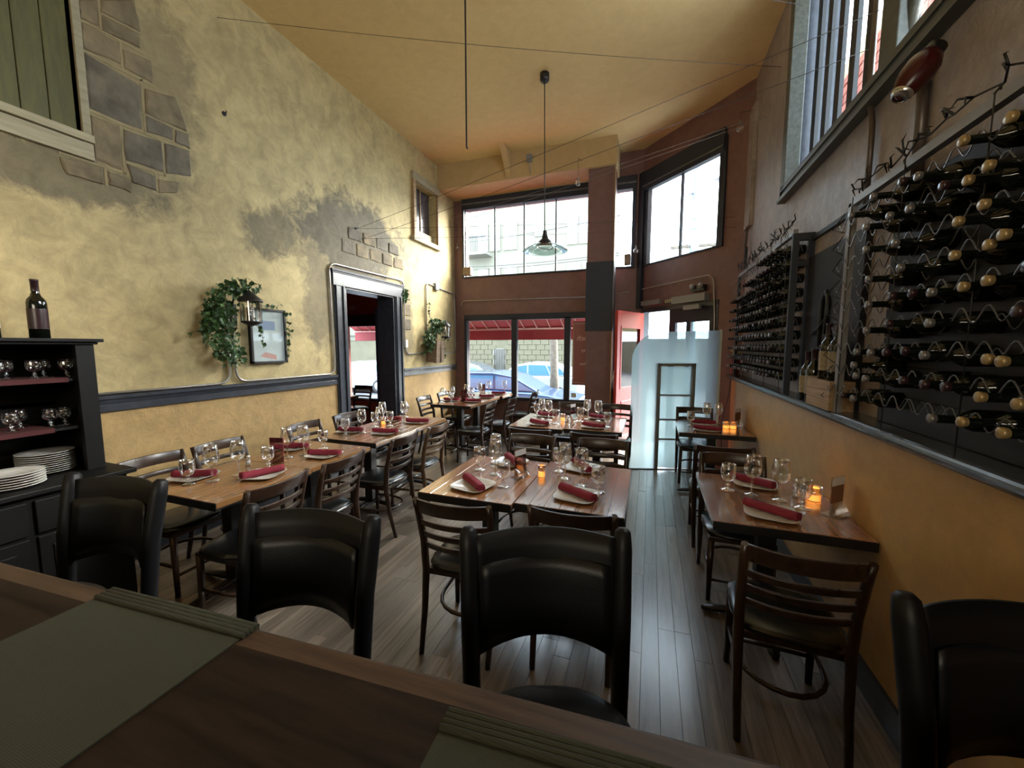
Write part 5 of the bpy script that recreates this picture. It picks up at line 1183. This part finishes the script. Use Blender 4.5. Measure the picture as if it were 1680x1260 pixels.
for (xa, xb, za, zb) in ((-9.0, -8.5, 6.75, 8.1), (-8.3, -7.8, 6.75, 8.05), (-7.5, -6.85, 6.75, 8.0), (-5.8, -5.4, 7.3, 8.0), (-4.1, -3.65, 6.75, 8.0), (-3.5, -3.1, 6.75, 8.0), (-9.0, -8.5, 4.6, 5.75), (-8.3, -7.8, 4.6, 5.75), (-7.5, -6.85, 4.6, 5.75), (-4.1, -3.5, 4.6, 5.75), (-2.6, -2.0, 6.75, 8.0), (-12, -11.4, 6.75, 8), (-11, -10.4, 6.75, 8)):
    f = G().box(xa - .06, xb + .06, YBL - .06, YBL, za - .06, zb + .06).build('window', M['ftrim'], bl)
    G().box(xa, xb, YBL - .075, YBL - .06, za, zb).build('pane', M['fwin'], f)
    G().box((xa + xb) / 2 - .02, (xa + xb) / 2 + .02, YBL - .085, YBL - .06, za, zb).box(xa, xb, YBL - .085, YBL - .06, (za + zb) / 2 - .02, (za + zb) / 2 + .02).build('sash_bar', M['ftrim'], f)
bc = G().box(-9.7, -8.2, YBL - .9, YBL, 6.4, 6.52).build('balcony', M['ftrim'], bl)
g = G()
for k in range(13): g.box(-9.68 + k * .12, -9.66 + k * .12, YBL - .88, YBL - .86, 6.52, 7.25)
g.box(-9.7, -8.2, YBL - .9, YBL - .85, 7.25, 7.3); g.build('railing', M['iron'], bc)
f = G().box(-8.2, -7.45, YBL - .04, YBL, .3, 1.5).build('barred_window', M['ftrim'], bl)
for k in range(7): G().box(-8.12 + k * .1, -8.09 + k * .1, YBL - .08, YBL - .04, .32, 1.48).build('bar', M['iron'], f)
struct(G().box(-60, 40, 22, 23, -.5, 2).build('wall_back_street', M['facade2']))
def car(name, label, x, y, z, L_, H_, mat, flip=1):
    t = thing('car', label, 'car', (x, y, z), 'parked cars in the street')
    low = [(-.50, .18), (-.49, .36), (-.46, .50), (-.30, .60), (-.20, .63), (.30, .66), (.46, .66), (.50, .52), (.50, .2), (.40, .14), (-.42, .14)]
    top = [(-.26, .60), (-.08, .93), (.05, 1.0), (.22, .99), (.38, .86), (.47, .66)]
    def P(poly): return [(x + flip * u * L_, z + v * H_) for u, v in poly]
    G().prism(P(low), 1.7, 'y', y - .85).build('body', M[mat], t, bevel=.06, seg=3)
    G().prism(P(top), 1.36, 'y', y - .68).build('roof', M[mat], t, bevel=.05, seg=3)
    win = [[(-.20, .655), (-.075, .89), (.03, .93), (.03, .67)], [(.045, .67), (.045, .935), (.20, .93), (.24, .68)], [(.255, .69), (.215, .925), (.33, .85), (.38, .70)]]
    for wq in win: G().prism(P(wq), 1.38, 'y', y - .69).build('side_window', M['carglass'], t)
    for u in (-.32, .32):
        g = G(); g.lathe([(0, -.86), (.17, -.865), (.2, -.86), (.31, -.86), (.32, -.8), (.32, .8), (.31, .86), (.17, .86), (0, .86)], 20, (x + flip * u * L_, y, z + .32), mat=Matrix.Rotation(pi / 2, 4, 'X')); g.build('wheel', M['rubber'], t)
        g = G(); g.lathe([(.19, -.872), (.18, -.876), (.05, -.87), (0, -.875)], 14, (x + flip * u * L_, y, z + .32), mat=Matrix.Rotation(-pi / 2, 4, 'X')); g.build('hubcap', M['steel'], t)
        g = G(); g.lathe([(.19, .872), (.18, .876), (.05, .87), (0, .875)], 14, (x + flip * u * L_, y, z + .32), mat=Matrix.Rotation(-pi / 2, 4, 'X')); g.build('hubcap', M['steel'], t)
    return t
car('car', 'blue-grey sedan parked nearest the lower front window', -3.9, 10.7, -.5, 4.7, 1.40, 'car_blue', -1)
car('car', 'white hatchback parked on the far side of the street', -4.6, 15.0, -.5, 4.3, 1.5, 'car_white', 1)
car('car', 'white car seen through the doorway and the next room window', -12.9, 15.2, -.5, 4.6, 1.45, 'car_white', 1)
car('car', 'grey car half hidden by the white hatchback', -9.3, 17.4, -.5, 4.4, 1.4, 'car_grey', 1)
t = thing('street_tree', 'bare street tree beyond the middle pane of the lower window', 'tree', (-2.8, 11.9, -.5))
G().tube([(-2.8, 11.9, -.5), (-2.82, 11.9, .8), (-2.85, 11.9, 2.0), (-2.75, 11.9, 3.4)], .14, 10, rs=[.17, .13, .12, .1]).build('trunk', M['bark'], t)
rg = random.Random(4)
for k in range(6):
    a = rg.uniform(0, 2 * pi); G().tube([(-2.83, 11.9, 1.5 + k * .2), (-2.83 + cos(a) * .6, 11.9 + sin(a) * .4, 2.3 + k * .2), (-2.83 + cos(a) * 1.1, 11.9 + sin(a) * .8, 3.2 + k * .2)], .04, 6, rs=[.06, .035, .012]).build('branch', M['bark'], t)
t = thing('utility_pole', 'utility pole with street lamp and wires seen through the upper corner window', 'pole', (1.2, 14, -.5))
G().tube([(1.2, 14, -.5), (1.2, 14, 7.3)], .13, 10, rs=[.16, .12]).build('pole', simple('pole_paint', (.10, .16, .22), .6), t)
G().box(.5, 1.9, 13.95, 14.05, 4.75, 4.83).build('crossarm', M['bark'], t)
G().tube([(1.2, 14, 6.5), (1.5, 13.9, 6.8), (1.75, 13.9, 6.75)], .03, 6).build('lamp_arm', M['grey'], t); G().lathe([(0, .06), (.1, .04), (.24, -.03), (.22, -.06), (0, -.07)], 14, (1.9, 13.9, 6.75)).build('lamp_head', M['grey'], t)
G().box(.95, 1.12, 13.9, 14.1, 6.4, 6.85).build('transformer', M['grey'], t)
for k, (x, z) in enumerate(((.6, 4.9), (1.5, 4.9), (1.2, 6.3))):
    wire([(x, 14, z), (-12, 16 + k, z + .5)], 'overhead street wire running left from the utility pole, %s' % ('lower', 'middle', 'upper')[k], r=.012, sag=.3, group='overhead street wires')
for o in PR.values():
    if '_used' in o: del o['_used']
